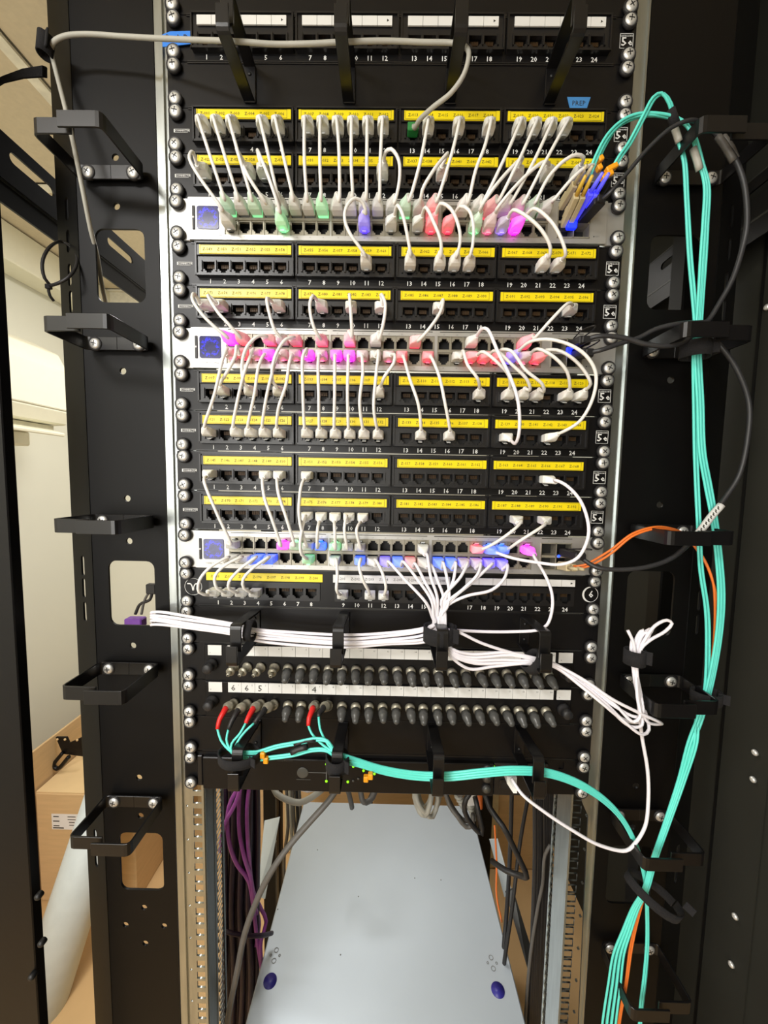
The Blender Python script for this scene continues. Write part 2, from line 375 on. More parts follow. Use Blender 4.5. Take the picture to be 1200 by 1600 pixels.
# ---------------------------------------------------------------- the rack itself
def rack():
    r = empty('server_rack', (0, .3, -1.95), 'tall black server rack frame that holds all the panels and switches', 'rack')
    off = Vector((0, -.3, 1.95))
    ZT, ZB = .2, -1.5
    # square holes of the mounting rails, only where the rails are bare
    def rail(sgn):
        x0, x1 = (-.2565, -.2215) if sgn < 0 else (.2265, .2565)
        hx = -.2295 if sgn < 0 else .232
        holes = []; k = 0
        z = -.8445
        while z > ZB+.03:
            for dz in (.00635, .0222, .0381): holes.append(rectp(hx-.0052, hx+.0052, z-dz-.0048, z-dz+.0048))
            holes.append(circ(hx-sgn*-.0125, z-.0302, .0016, 8) if False else circ(hx+sgn*.0125, z-.0302, .0014, 8)); z -= U
        me = cutplate('mounting_rail', rectp(x0, x1, ZB, ZT), holes, .002, 'zinc', .004)
        rl = obj('mounting_rail', me, r, off)
        # inner return going back, with its perforated back strip
        xs = -.2215 if sgn < 0 else .2265; ya, yb, yc = (.004, .025, .054) if sgn < 0 else (.004, .038, .052)
        obj('rail_return', MB().box((xs, (ya+yb)/2, (ZT+ZB)/2), (.002, yb-ya, ZT-ZB), 'zinc_shaded' if sgn < 0 else 'zinc'), rl)
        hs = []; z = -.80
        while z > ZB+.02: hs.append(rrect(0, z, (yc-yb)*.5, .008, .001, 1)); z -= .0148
        me = cutplate('perforated_strip', rectp(-(yc-yb)/2, (yc-yb)/2, ZB, ZT), hs, .0015, 'zinc_shaded' if sgn < 0 else 'zinc')
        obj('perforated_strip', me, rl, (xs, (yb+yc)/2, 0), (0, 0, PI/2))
        obj('rail_lip', MB().box((-.2475 if sgn < 0 else .2545, .0008, (ZT+ZB)/2), (.0016, .003, ZT-ZB), 'zinc'), rl)
    rail(-1); rail(1)
    # cable plates left and right of the rails, with cutouts, slots and holes
    def plate(sgn):
        xa, xb, xf = (.2575, .345, .385)
        def X(v): return sgn*v
        holes = []
        for z0, z1 in ((-.207, -.284), (-.572, -.650), (-.912, -.989)):
            holes.append(rrect(X(.3005), (z0+z1)/2, .054, .077, .009, 4))
        if sgn < 0: hs = [(178, 243), (180, 320), (190, 579), (197, 779), (200, 846), (206, 1010), (215.5, 1217), (218, 1277), (223.5, 1421), (194.5, 1448), (255, 1450), (225.5, 1477)]
        else: hs = [(1033, 789), (1050, 593), (995, 1230), (990, 1295)]
        for a, b in hs:
            p = at(a, b, 0); holes.append(circ(p.x, p.z, .0038, 12))
        me = cutplate('cable_plate', rectp(min(X(xa), X(xb)), max(X(xa), X(xb)), ZB, ZT), holes, .0025, 'plate_paint', .0045)
        pl = obj('cable_plate', me, r, off)
        sl = [slot(0, z, .0075, .0245) for z in (-.18, -.214, -.250, -.279, -.582, -.609, -.638, -.932, -.959)]
        W = .046; me = cutplate('slotted_flange', rectp(-W/2, W/2, ZB, ZT), sl, .002, 'post_black')
        obj('slotted_flange', me, pl, (X(.365), .0145, 0), (0, 0, -sgn*-.50 if sgn > 0 else -.50))
    plate(-1); plate(1)
    # side struts running back, with slots
    def strut(sgn):
        x = sgn*.452; me = cutplate('side_strut', rectp(-.52, .45, -.026, .026), [rrect(-.433+k*.156, .006, .060, .012, .0058, 3) for k in range(6)], .0025, 'black_paint')
        s_ = obj('side_strut', me, r, Vector((x, .5, -.112))+off, (0, 0, PI/2))
        obj('strut_lip', MB().box((-.035, .008*sgn*-1, -.028), (.97, .02, .003), 'grey_strut').box((-.035, .0, -.041), (.97, .003, .024), 'black_paint').box((-.035, .008*sgn*-1, .0275), (.97, .016, .002), 'grey_strut'), s_)
    strut(-1); strut(1)
    # front door edge on the left with three bolts
    g = MB(); g.box((-.4125, -.05, (ZT+ZB)/2), (.058, .012, ZT-ZB), 'black_paint', .001); g.box((-.4395, -.03, (ZT+ZB)/2), (.004, .04, ZT-ZB), 'black_paint')
    d = obj('door_edge', g, r, off)
    for px, py in ((62, 1398), (67, 1471), (52, 1523)):
        p = at(px, py, -.058); obj('bolt', MB().lathe([(.0035, -.002), (.0035, .003), (.002, .0045)], p, 'recess', n=10), d)
    # right side panel: two sheets and a seam with bolts
    g = MB().box((.485, .38, (ZT+ZB)/2), (.003, .9, ZT-ZB), 'side_panel')
    sp = obj('side_panel', g, r, off)
    obj('seam', MB().box((.4825, .095, (ZT+ZB)/2), (.003, .004, ZT-ZB), 'post_black').box((.483, .06, (ZT+ZB)/2), (.002, .066, ZT-ZB), 'side_panel'), sp)
    for px, py in ((1150, 1432), (1144, 1507), (1178, 1218), (1181, 1176), (1200, 480)):
        d_ = ray(px, py); t = (.4815-CAM.x)/d_.x; p = CAM+d_*t
        obj('bolt', MB().lathe([(.004, 0), (.0038, .0025), (.002, .004)], p, 'chrome', axis=(-1, 0, 0), n=10), sp)
    # rear posts
    for x, w_ in ((-.325, .05), (.29, .05)):
        obj('rear_post', MB().box((x, .62, (ZT-1.95)/2), (w_, .03, ZT+1.95), 'post_black', .002).box((x+.02 if x < 0 else x-.02, .60, (ZT-1.95)/2), (.004, .04, ZT+1.95), 'grey_strut'), r, off)
    for x, y in ((.43, .16),):
        obj('front_post', MB().box((x, y, (ZT-1.95)/2), (.03, .03, ZT+1.95), 'post_black', .002), r, off)
    obj('shade_roof', MB().box((.05, .39, .2), (.875, .77, .003), 'post_black').box((.05, .775, .19), (.875, .003, .02), 'post_black'), r, off)  # unseen top sheet, added to keep the rear lamp off the struts
    # shelf support arms
    a, b, c, d_ = at(413, 1284, .5), at(437, 1278, .5), at(414, 1405, .4), at(402, 1400, .4)
    n = Vector((0, .004, 0))
    P = [p for p in (a, b, c, d_)]; s_ = obj('support_arm', MB().loft([P, [p+n for p in P]], 'white_board', smooth=False), r, off)
    obj('arm_screw', MB().lathe([(.004, 0), (.003, .004)], at(430, 1314, .49)-Vector((0, 0, 0)), 'chrome', n=8), s_)
    P = [at(765, 1313, .5), at(778, 1312, .5), at(800, 1392, .42), at(788, 1402, .42)]
    obj('support_arm', MB().loft([P, [p+n for p in P]], 'white_board', smooth=False), r, off)
    P = [at(790, 1395, .40), at(802, 1390, .40), at(842, 1520, .3), at(826, 1520, .3)]
    obj('support_arm', MB().loft([P, [p+n for p in P]], 'grey_strut', smooth=False), r, off)
    return r
rack()

# pale grey cabinet low in the rack
def low_cabinet():
    z = -1.35; x0, x1, y0, y1 = -.2175, .236, .10, .545
    r = empty('steel_cabinet', ((x0+x1)/2, (y0+y1)/2, -1.95), 'pale grey steel cabinet low in the rack, two dark blue dots on top', 'cabinet')
    off = -r.location
    obj('top_sheet', MB().box(((x0+x1)/2, (y0+y1)/2, z-.004), (x1-x0, y1-y0, .008), 'pale_steel', .002), r, off)
    obj('body', MB().box(((x0+x1)/2, (y0+y1)/2, (z-.008-1.95)/2), (x1-x0-.006, y1-y0-.006, 1.95+z-.008), 'pale_steel', .004), r, off)
    for px, py in ((422, 1533), (778, 1547)):
        p = atz(px, py, z); obj('blue_dot', MB().lathe([(.0115, 0), (.0115, .0006)], p, 'blue_dot', axis=(0, 0, 1), n=24), r, off)
    for px, py in ((430, 1493), (769, 1505)):
        g = MB(); p = atz(px, py, z)
        for k, (dx, dy) in enumerate(((0, .008), (0, -.008), (.008, 0), (-.008, 0))):
            ro, ri = (.0042, .0032) if k < 2 else (.0022, .0012)
            n = 14; vs = [p+Vector((dx+R*math.cos(2*PI*j/n), dy+R*math.sin(2*PI*j/n), .0006)) for R in (ro, ri) for j in range(n)]
            g.add(vs, [(j, (j+1) % n, n+(j+1) % n, n+j) for j in range(n)], 'print_grey')
        obj('printed_mark', g, r, off)
    g = MB()
    for px, py in ((496, 1328), (560, 1401), (434, 1421), (532, 1492), (689, 1375), (648, 1372)):
        g.lathe([(.0012, 0), (.0012, .0004)], atz(px, py, z), 'print_grey', axis=(0, 0, 1), n=8)
    obj('paint_chip', g, r, off)
low_cabinet()

# ---------------------------------------------------------------- shared rack-panel pieces
def screw_mesh():
    g = MB(); g.lathe([(.0058, 0), (.0058, .0007), (.0051, .0018), (.0032, .0026), (.0010, .0028)], (0, -.0035, 0), 'chrome', n=16)
    R = Matrix.Rotation(.5, 3, 'Y')
    g.box((0, -.0060, 0), (.0056, .0010, .0009), 'recess', rot=R); g.box((0, -.0060, 0), (.0009, .0010, .0056), 'recess', rot=R)
    return g.mesh('screw')
def washer_mesh():
    g = MB(); n = 18; prof = [(.0076, .0), (.0078, .0016), (.0070, .0032), (.0064, .0034), (.0056, .0020)]
    g.lathe(prof, (0, -.0015, 0), 'rubber', n=n); return g.mesh('washer')
SCREW, WASHER = screw_mesh(), washer_mesh()
def screws(root, zc, seed, y=-.002):
    rd = random.Random(seed)
    for sx in (-1, 1):
        for dz in (.01588, -.01588):
            s_ = obj('screw', SCREW, root, (sx*.2326+rd.uniform(-.0006, .0006), y, dz), (0, rd.uniform(0, 3), 0)); obj('washer', WASHER, s_)
MODX = (-.1612, -.0537, .0537, .1613); JP = .0154; JZ = -.0235+U/2   # jack centre relative to unit centre
def thole(cx, cz, s=1, w_=.0062, h=.0042):
    return [(cx-w_, cz+s*h), (cx+w_, cz+s*h), (cx+w_, cz-s*.0036), (cx+.0042, cz-s*.0036), (cx+.0042, cz-s*.0052), (cx+.0026, cz-s*.0052), (cx+.0026, cz-s*.0072),
            (cx-.0026, cz-s*.0072), (cx-.0026, cz-s*.0052), (cx-.0042, cz-s*.0052), (cx-.0042, cz-s*.0036), (cx-w_, cz-s*.0036)]
def jack_mesh(name, gold=True, s=1):
    g = MB(); x, zt, zb, d = .0066, .0046, -.0076, .009
    if s < 0: zt, zb = .0076, -.0046
    vs = [(-x, 0, zb), (x, 0, zb), (x, 0, zt), (-x, 0, zt), (-x, d, zb), (x, d, zb), (x, d, zt), (-x, d, zt)]
    g.add(vs, [(0, 1, 5, 4), (1, 2, 6, 5), (2, 3, 7, 6), (3, 0, 4, 7), (4, 5, 6, 7)], 'cavity')
    if gold:
        for k in range(8): g.box(((k-3.5)*.00105, .0058, s*.0014), (.0005, .003, .0040), 'gold')
    return g.mesh(name, recalc=False)
JACK = jack_mesh('jack'); PORT_T = jack_mesh('port', False, -1); PORT_B = jack_mesh('port', False, 1)
MW, MH = .1055, .0345
def module_mesh():
    holes = [thole((k-2.5)*JP, JZ-.0025) for k in range(6)]
    me = cutplate('port_module', rrect(0, .0032, MW, MH, .0012, 2), holes, .004, 'black_plastic')
    g = MB()
    bm = bmesh.new(); bm.from_mesh(me)
    for k in range(7):   # raised ribs between jacks
        bmesh.ops.create_cube(bm, size=1, matrix=Matrix.Translation(((k-3)*JP, -.0045, JZ-.0025)) @ Matrix.Diagonal((.0014, .002, .011, 1)))
    for x, z, sx, sz in ((0, .0032+MH/2-.001, MW, .0016), (0, .0032-MH/2+.001, MW, .002), (-MW/2+.001, .0032, .0016, MH), (MW/2-.001, .0032, .0016, MH)):
        bmesh.ops.create_cube(bm, size=1, matrix=Matrix.Translation((x, -.0048, z)) @ Matrix.Diagonal((sx, .002, sz, 1)))
    bm.to_mesh(me); bm.free(); return me
MODULE = module_mesh()
STRIP_Y = MB().box((0, 0, 0), (.098, .0012, .0092), 'yellow_tape', .0002).mesh('label_strip')
STRIP_HOLD = MB().box((0, 0, 0), (.101, .0012, .0108), 'black_plastic', .0003).mesh('label_holder')
def faceplate_mesh(holes, m='black_paint', t=.002, w_=.4826):
    return cutplate('faceplate', rrect(0, 0, w_, U-.0008, .0015, 2), holes, t, m)
FACE_P = faceplate_mesh([rectp(c-MW/2+.004, c+MW/2-.004, -.011, .004) for c in MODX])
EDGE = MB().box((0, -.0022, U/2-.0012), (.44, .0012, .0010), 'black_plastic').box((0, -.0020, -U/2+.0008), (.44, .0010, .0010), 'black_plastic').mesh('edge_fold')
def badge_5e(root, x=.2318, z=0):
    g = MB()
    for a, b, c, d in ((0, .0068, .0135, .0004), (0, -.0068, .0135, .0004), (-.0066, 0, .0004, .0138), (.0066, 0, .0004, .0138)): g.box((x+a, -.0023, z+b), (c, .0002, d), 'print_white')
    b = obj('category_badge', g, root)
    obj('badge_lettering', text_mesh('badge_lettering', [('5', x-.0026, z-.0010, .0112, 'CENTER', 1.1), ('e', x+.0036, z-.0012, .0088, 'CENTER', 1.1), ('CATEGORY', x, z+.0046, .0020, 'CENTER', 1.25)], 'print_white', -.0024), b)
NUM_Z = -.0183
def nums(a, b, xs): return [(str(a+i), xs[i], NUM_Z, .0066, 'CENTER') for i in range(b-a+1)]
JX = [MODX[m]+(k-2.5)*JP for m in range(4) for k in range(6)]
def zc(idx): return -idx*U-U/2
PATCH = {}
def patch_panel(idx, first, label, code='Z', yellow=True, logo=True):
    r = empty('patch_bay', (0, 0, zc(idx)), label, 'patch panel', 'black 24-jack patch panels in the rack')
    fp = obj('faceplate', FACE_P, r); obj('edge_fold', EDGE, fp)
    obj('jack_numbers', text_mesh('jack_numbers', nums(1, 24, JX), 'print_white', -.0026), fp)
    for m in range(4):
        mo = obj('port_module', MODULE, r, (MODX[m], -.002, 0))
        for k in range(6): obj('jack', JACK, mo, ((k-2.5)*JP, -.0035, JZ-.0025))
        if yellow:
            obj('label_holder', STRIP_HOLD, mo, (0, -.0052, .0116)); obj('label_strip', STRIP_Y, mo, (0 if m % 2 else .0015, -.0061, .0116))
            it = [('%s-%03d' % (code, first+m*6+k), (k-2.5)*JP, .0114, .0042, 'CENTER', 1.0) for k in range(6)]
            obj('strip_lettering', text_mesh('strip_lettering', it, 'print_black', -.0069), mo)
            g = MB()
            for a, b, c, d in ((0, .0157, .093, .00025), (0, .0077, .093, .00025), (-.0463, .0117, .00025, .008), (.0463, .0117, .00025, .008)): g.box((a, -.0068, b), (c, .0001, d), 'print_black')
            obj('strip_border', g, mo)
        else:
            g = MB()
            for k in range(6): g.box(((k-2.5)*.0153, -.0055, .0116), (.0149, .0012, .0088), 'white_tape')
            obj('label_strip', g, mo)
            g = MB().prism([(.0405, .0128), (.0405, .0104), (.0425, .0116)], -.0064, -.0062, 'print_black'); obj('arrow_mark', g, mo)
    if logo:
        g = MB(); x, z = -.2275, 0
        for a, b, c, d in ((0, .0016, .016, .0003), (-.0005, -.0016, .0135, .0003), (-.0078, 0, .0012, .0032), (.0078, .0003, .0006, .0026)): g.box((x+a, -.0023, z+b), (c, .0002, d), 'print_white')
        lg = obj('maker_logo', g, r); obj('logo_lettering', text_mesh('logo_lettering', [('CONNECTIX', x+.0005, z, .0024, 'CENTER', 1.05)], 'print_white', -.0024), lg)
    badge_5e(r); screws(r, 0, idx); PATCH[idx] = r
    return r
ord_ = {2: ('1', 1), 3: ('2', 25), 5: ('3', 49), 6: ('4', 73), 8: ('5', 97), 9: ('6', 121), 10: ('7', 145), 11: ('8', 169)}
patch_panel(0, 1, 'black patch panel at the very top with blank white label strips', yellow=False, logo=False)
for idx, (n, first) in ord_.items():
    patch_panel(idx, first, 'black patch panel with yellow label strips numbered Z-%03d to Z-%03d' % (first, first+23))

# mixed panel: 8 jacks with yellow strip, 8 with white strip, 8 blank
def mixed_panel(idx=13):
    r = empty('patch_bay', (0, 0, zc(idx)), 'patch panel under the lowest switch, yellow strip Z-193 to Z-200 and round 6 badge', 'patch panel', 'black 24-jack patch panels in the rack')
    xs = [-.1975+k*.0154 for k in range(8)]+[-.0525+k*.0154 for k in range(8)]+[.0925+k*.0156 for k in range(8)]
    cen = [(xs[0]+xs[7])/2, (xs[8]+xs[15])/2, (xs[16]+xs[23])/2]
    fp = obj('faceplate', faceplate_mesh([rectp(c-.06, c+.06, -.011, .004) for c in cen]), r); obj('edge_fold', EDGE, fp)
    for b in range(3): obj('jack_numbers', text_mesh('jack_numbers', nums(1+8*b, 8+8*b, xs[8*b:8*b+8]), 'print_white', -.0024), fp)
    pitch = (.0154, .0154, .0156)
    me = cutplate('port_module', rrect(0, -.0035, .128, .021, .001, 2), [thole((k-3.5)*.0154, JZ-.0025) for k in range(8)], .0012, 'black_plastic')
    for b in range(3):
        mo = obj('port_module', me, r, (cen[b], -.002, 0))
        for k in range(8): obj('jack', JACK, mo, ((k-3.5)*.0154, -.001, JZ-.0025))
        if b < 2:
            obj('label_strip', MB().box((.001 if b else .0, -.0008, .0128), (.134, .001, .0092), 'yellow_tape' if b == 0 else 'white_tape', .0002), mo)
            it = [('Z-%d' % (193+b*8+k), (k-3.5)*.0162, .0128, .0042, 'CENTER', 1.0) for k in range(8)]
            obj('strip_lettering', text_mesh('strip_lettering', it, 'print_black', -.0015), mo)
        else:
            g = MB()
            for k in range(8): g.box(((k-3.5)*.0156+.002, -.0008, .0128), (.0152, .001, .0078), 'white_tape')
            obj('label_strip', g, mo); obj('arrow_mark', MB().prism([(.059, .0140), (.059, .0116), (.0615, .0128)], -.0016, -.0014, 'print_black'), mo)
    # round badges
    n = 28; x, z = .2295, .0002; g = MB(); vs = [(x+R*math.cos(2*PI*j/n), -.0024, z+R*math.sin(2*PI*j/n)) for R in (.0091, .0086) for j in range(n)]
    g.add(vs, [(j, (j+1) % n, n+(j+1) % n, n+j) for j in range(n)], 'print_white')
    cres = [(x+.0090*math.cos(a), z+.0090*math.sin(a)) for a in [PI/2+PI*j/10 for j in range(11)]]+[(x+.0014+.0083*math.cos(a), z+.0083*math.sin(a)) for a in [PI*1.45-PI*.9*j/10 for j in range(11)]]
    g.prism(cres, -.00245, -.00235, 'print_white'); b = obj('category_badge', g, r)
    obj('badge_lettering', text_mesh('badge_lettering', [('6', x+.0008, z, .0110, 'CENTER')], 'print_white', -.0026), b)
    x, z = -.2262, 0; g = MB(); R2 = .0100; vs = [(x+R*math.cos(2*PI*j/n), -.0024, z+R*math.sin(2*PI*j/n)) for R in (R2, R2-.0004) for j in range(n)]
    g.add(vs, [(j, (j+1) % n, n+(j+1) % n, n+j) for j in range(n)], 'print_white')
    for sx in (-1, 1):
        g.tube([(x+sx*.0004, -.0024, z-.0045), (x+sx*.0012, -.0024, z+.0005), (x+sx*.003, -.0024, z+.0032), (x+sx*.0066, -.0024, z+.0034)], .0008, 'print_white', n=5, step=.001)
    obj('maker_logo', g, r); screws(r, 0, idx)
    return xs
MIXX = mixed_panel()

# ---------------------------------------------------------------- network switches
SWX = [-.1755+k*.0140 for k in range(8)]+[-.0615+k*.0140 for k in range(8)]+[.0540+k*.0141 for k in range(8)]
ST, SB = U/2-.0152, U/2-.0302
SFPX = (.1780, .1950)
def port_face():
    holes = []
    for k in range(8):
        x = (k-3.5)*.0140
        holes += [thole(x, ST-.001, -1, .0057, .0042), thole(x, SB+.001, 1, .0057, .0042)]
    me = cutplate('port_block', rectp(-.0565, .0565, SB-.0085, ST+.0085), holes, .003, 'port_block')
    bm = bmesh.new(); bm.from_mesh(me)
    for k in range(9): bmesh.ops.create_cube(bm, size=1, matrix=Matrix.Translation(((k-4)*.0140, -.0034, (ST+SB)/2)) @ Matrix.Diagonal((.0009, .0012, .032, 1)))
    bmesh.ops.create_cube(bm, size=1, matrix=Matrix.Translation((0, -.0036, (ST+SB)/2)) @ Matrix.Diagonal((.113, .0016, .0022, 1)))
    bm.to_mesh(me); bm.free(); return me
PFACE = port_face()
SCREEN = cutplate('screen', rrect(0, 0, .0232, .0232, .0022, 3), [], .0008, 'switch_screen')
gcx = [sum(SWX[i*8:i*8+8])/8 for i in range(3)]
FASCIA = cutplate('fascia', rrect(0, 0, .4425, U-.002, .001, 2), [rectp(c-.0562, c+.0562, SB-.0083, ST+.0083) for c in gcx]+[rectp(.1695, .2035, SB-.0078, ST+.0075)], .0035, 'switch_metal')
def switch(idx, label):
    r = empty('network_switch', (0, 0, zc(idx)), label, 'network switch', 'silver 48-port switches')
    obj('fascia', FASCIA, r, (0, -.002, 0))
    for sx in (-1, 1): obj('rack_ear', MB().box((sx*.2305, -.0018, 0), (.0205, .003, U-.0015), 'switch_metal', .0006), r)
    for b in range(3):
        pb = obj('port_block', PFACE, r, (gcx[b], -.0015, 0))
        for k in range(8):
            obj('port', PORT_T, pb, ((k-3.5)*.0140, -.001, ST-.001)); obj('port', PORT_B, pb, ((k-3.5)*.0140, -.001, SB+.001))
    sc = obj('screen', SCREEN, r, (-.2000, -.0055, .0005))
    obj('side_tab', MB().box((-.2152, -.0058, .0005), (.0030, .0012, .024), 'rubber', .0004).lathe([(.0011, 0), (.0011, .0003)], (-.2152, -.0064, .0005), 'print_white', n=10), r)
    n = 14; g = MB(); x, z = -.1868, -.0160; vs = [(x+R*math.cos(2*PI*j/n), -.0057, z+R*math.sin(2*PI*j/n)) for R in (.0015, .0010) for j in range(n)]
    g.add(vs, [(j, (j+1) % n, n+(j+1) % n, n+j) for j in range(n)], 'print_grey')
    lg = obj('logo_ring', g, r); obj('model_lettering', text_mesh('model_lettering', [('USW Pro Max', -.1998, -.0160, .0030, 'CENTER', 1.05)], 'print_grey', -.0057), lg)
    g = MB()
    for c in gcx: g.box((c, -.0056, ST+.0126), (.108, .0003, .0007), 'print_black')
    g.box((.187, -.0056, ST+.0126), (.034, .0003, .0007), 'print_black'); bl = obj('group_line', g, r)
    it = []
    for i, x in enumerate(SWX): it += [('%d' % (2*i+1), x, ST+.0098, .0019, 'CENTER'), ('%d' % (2*i+2), x, SB-.0102, .0019, 'CENTER')]
    it += [('49', SFPX[0], ST+.0098, .0019, 'CENTER'), ('51', SFPX[1], ST+.0098, .0019, 'CENTER'), ('RESET', .2120, SB-.0062, .0017, 'CENTER')]
    obj('port_lettering', text_mesh('port_lettering', it, 'print_grey', -.0057), bl)
    obj('reset_hole', MB().lathe([(.0006, 0), (.0006, .0002)], (.2085, -.0056, SB-.0062), 'cavity', n=8), r)
    cg = MB()
    for x in (.1697, .1865, .2033): cg.box((x, .0005, (ST+SB)/2), (.0008, .014, .031), 'nickel')
    for z in (SB-.0076, (ST+SB)/2, ST+.0073): cg.box((.1865, .0005, z), (.034, .014, .0010 if z != (ST+SB)/2 else .0026), 'nickel')
    cg.box((.1865, .008, (ST+SB)/2), (.036, .001, .032), 'cavity')
    obj('fibre_cage', cg, r); screws(r, 0, idx, -.0034)
    return r
switch(4, 'highest of the three silver switches, between strips Z-025 and Z-049')
switch(7, 'middle silver switch, between the strips Z-073 and Z-097')
switch(12, 'lowest silver switch, directly below the strips Z-169 to Z-192')

# ---------------------------------------------------------------- ring managers and blank panel
def uring(mb_unused, r, x, big=0):
    # strip: back plate, upper arm with long tab, lower arm with tab slightly further out
    g = MB(); w_ = .0115
    zt, zb = .0245, -.0175
    strip(g, [(-.0085, zt-.024), (-.062, zt-.024), ] if False else [(-.002, .017), (-.060, .022), (-.060, -.005)], .0022, x-w_/2, x+w_/2, 'ring_paint', 'YZ')
    strip(g, [(-.002, -.0155), (-.068, -.0165), (-.068, .0035)], .0022, x-w_/2-.0012, x+w_/2-.0012, 'ring_paint', 'YZ')
    g.box((x, -.0032, .0005), (w_, .0018, .036), 'ring_paint')
    o = obj('cable_ring', g.mesh('cable_ring', bev=.0004), r)
    g = MB()
    for z in (.009, -.009): g.lathe([(.002, 0), (.0015, .0012)], (x, -.0041, z), 'recess', n=8)
    obj('rivet', g, o)
def ring_panel(idx, label):
    r = empty('cable_manager', (0, 0, zc(idx)), label, 'cable manager', 'black panels with four cable rings')
    fp = obj('faceplate', faceplate_mesh([]), r); obj('edge_fold', EDGE, fp)
    for x in (-.1545, -.0510, .0540, .1565): uring(None, r, x)
    screws(r, 0, idx); return r
rp = ring_panel(1, 'black panel with four cable rings near the top, PREP tape at its right')
bt = at(904, 162, -.0028); w0 = .0115
g = MB().prism([(bt.x-.012, bt.z+.0062-zc(1)), (bt.x+.012, bt.z+.0062-zc(1)), (bt.x+.0082, bt.z-.0062-zc(1)), (bt.x-.0082, bt.z-.0062-zc(1))], -.0030, -.0024, 'paleblue_tape')
t_ = obj('name_tape', g, rp); tag(t_, 'pale blue PREP tape'); obj('tape_lettering', text_mesh('tape_lettering', [('PREP', bt.x, bt.z-zc(1), .0066, 'CENTER', 1.0)], 'print_black', -.0032), t_)
ring_panel(14, 'black panel with four cable rings gripping the white cord bundle')
ring_panel(17, 'lowest black ring panel, carrying the aqua fibres')
r = empty('blanking_plate', (0, 0, zc(-1)), 'plain black blanking panel at the top edge above the first patch panel', 'panel')
fp = obj('faceplate', faceplate_mesh([]), r); obj('edge_fold', EDGE, fp); screws(r, 0, 99)
# blue tape strip near the top left
A = at(253, 55, -.0045)
r = empty('marker_tape', A, 'bright blue tape reading Rack D on the left rail near the top', 'tape')
P = [at(253, 54, -.0042), at(266, 49, -.0042), at(299, 48, -.0042), at(300, 68, -.0042), at(268, 72, -.0042), at(254, 73, -.0042)]
P = [p-A for p in P]; obj('tape', MB().loft([P, [p+Vector((0, .0006, 0)) for p in P]], 'blue_tape', smooth=False), r)
c_ = at(277, 60, -.0046)-A; obj('tape_lettering', text_mesh('tape_lettering', [('Rack D', c_.x, c_.z+.0005, .0082, 'CENTER', 1.0)], 'print_black', -.0006+c_.y+.0004), r)

# ---------------------------------------------------------------- fibre panels with round couplers
def cap_mesh():
    g = MB(); ax = Vector((.0, -1, -.28))
    g.lathe([(.0058, 0), (.0058, .004), (.0050, .0045), (.0050, .009)], (0, 0, 0), 'nickel', axis=ax, n=14)
    g.lathe([(.0052, .006), (.0054, .012), (.0046, .016), (.0040, .0165), (.0036, .021), (.0022, .0228)], (0, 0, 0), 'cap', axis=ax, n=14)
    return g.mesh('capped_coupler')
def bare_mesh():
    g = MB(); ax = Vector((-.1, -1, -.15))
    g.lathe([(.0060, 0), (.0060, .002), (.0046, .0025), (.0046, .009), (.0050, .0095), (.0050, .011)], (0, 0, 0), 'nickel', axis=ax, n=14)
    g.lathe([(.0022, .010), (.0022, .0165), (.0016, .017)], (0, 0, 0), 'nickel', axis=ax, n=12)
    g.lathe([(.0010, .0165), (.0010, .0174)], (0, 0, 0), 'print_black', axis=ax, n=8)
    return g.mesh('bare_coupler')
CAP, BARE = cap_mesh(), bare_mesh()
FZ = U/2-.0265
FX = [-.1790+k*.0158 for k in range(24)]
def fibre_panel(idx, label, bare, used, notes):
    r = empty('fibre_bay', (0, 0, zc(idx)), label, 'fibre panel', 'fibre panels with 24 couplers')
    fp = obj('faceplate', faceplate_mesh([]), r)
    obj('inner_face', MB().box((0, -.003, -.0005), (.428, .003, .0425), 'black_paint', .0006), r)
    sz = .0150
    g = MB()
    for k in range(24): g.box((FX[k]+.0005, -.0052, sz), (.0154, .0010, .0118), 'white_tape')
    st = obj('label_strip', g, r)
    obj('end_label', MB().box((-.2012, -.0052, sz), (.0158, .0010, .0118), 'white_tape'), r)
    obj('end_label', MB().box((.2045, -.0052, sz), (.0160, .0010, .0118), 'white_tape'), r)
    obj('strip_lettering', text_mesh('strip_lettering', [(str(k+1), FX[k]+.0052, sz+.0030, .0026, 'CENTER') for k in range(24)]+[('P', -.2065, sz-.0030, .0022, 'CENTER'), ('R', .1995, sz-.0030, .0022, 'CENTER')], 'print_black', -.0059), st)
    if notes: obj('handwriting', text_mesh('handwriting', [(s_, FX[k]-.0012, sz-.0006, .0102, 'CENTER', 1.1) for k, s_ in notes], 'print_black', -.0060), st)
    for k in range(24):
        if k in used: continue
        if k in bare: obj('coupler', BARE, r, (FX[k], -.0045, FZ), (0, 0, random.uniform(-.2, .1))); continue
        obj('coupler', CAP, r, (FX[k], -.0045, FZ), (random.uniform(-.06, .06), 0, random.uniform(-.1, .1)+(-.0 if k < 12 else .05)))
    for sx in (-1, 1):
        obj('plunger_knob', MB().lathe([(.0072, 0), (.0075, .003), (.0062, .0045), (.0050, .008), (.0058, .009), (.0058, .013), (.0040, .0145)], (sx*.2050, -.0045, FZ+.002), 'rubber', n=16), r)
    screws(r, 0, idx); return r
fibre_panel(15, 'upper fibre panel with blank numbered squares and grey dust caps', (0, 1, 2, 3), (), ())
fibre_panel(16, 'lower fibre panel with handwritten 6, 6, 5 and 4 on its squares', (), (0, 1, 2, 3, 6, 7), ((0, '6'), (1, '6'), (2, '5'), (6, '4')))

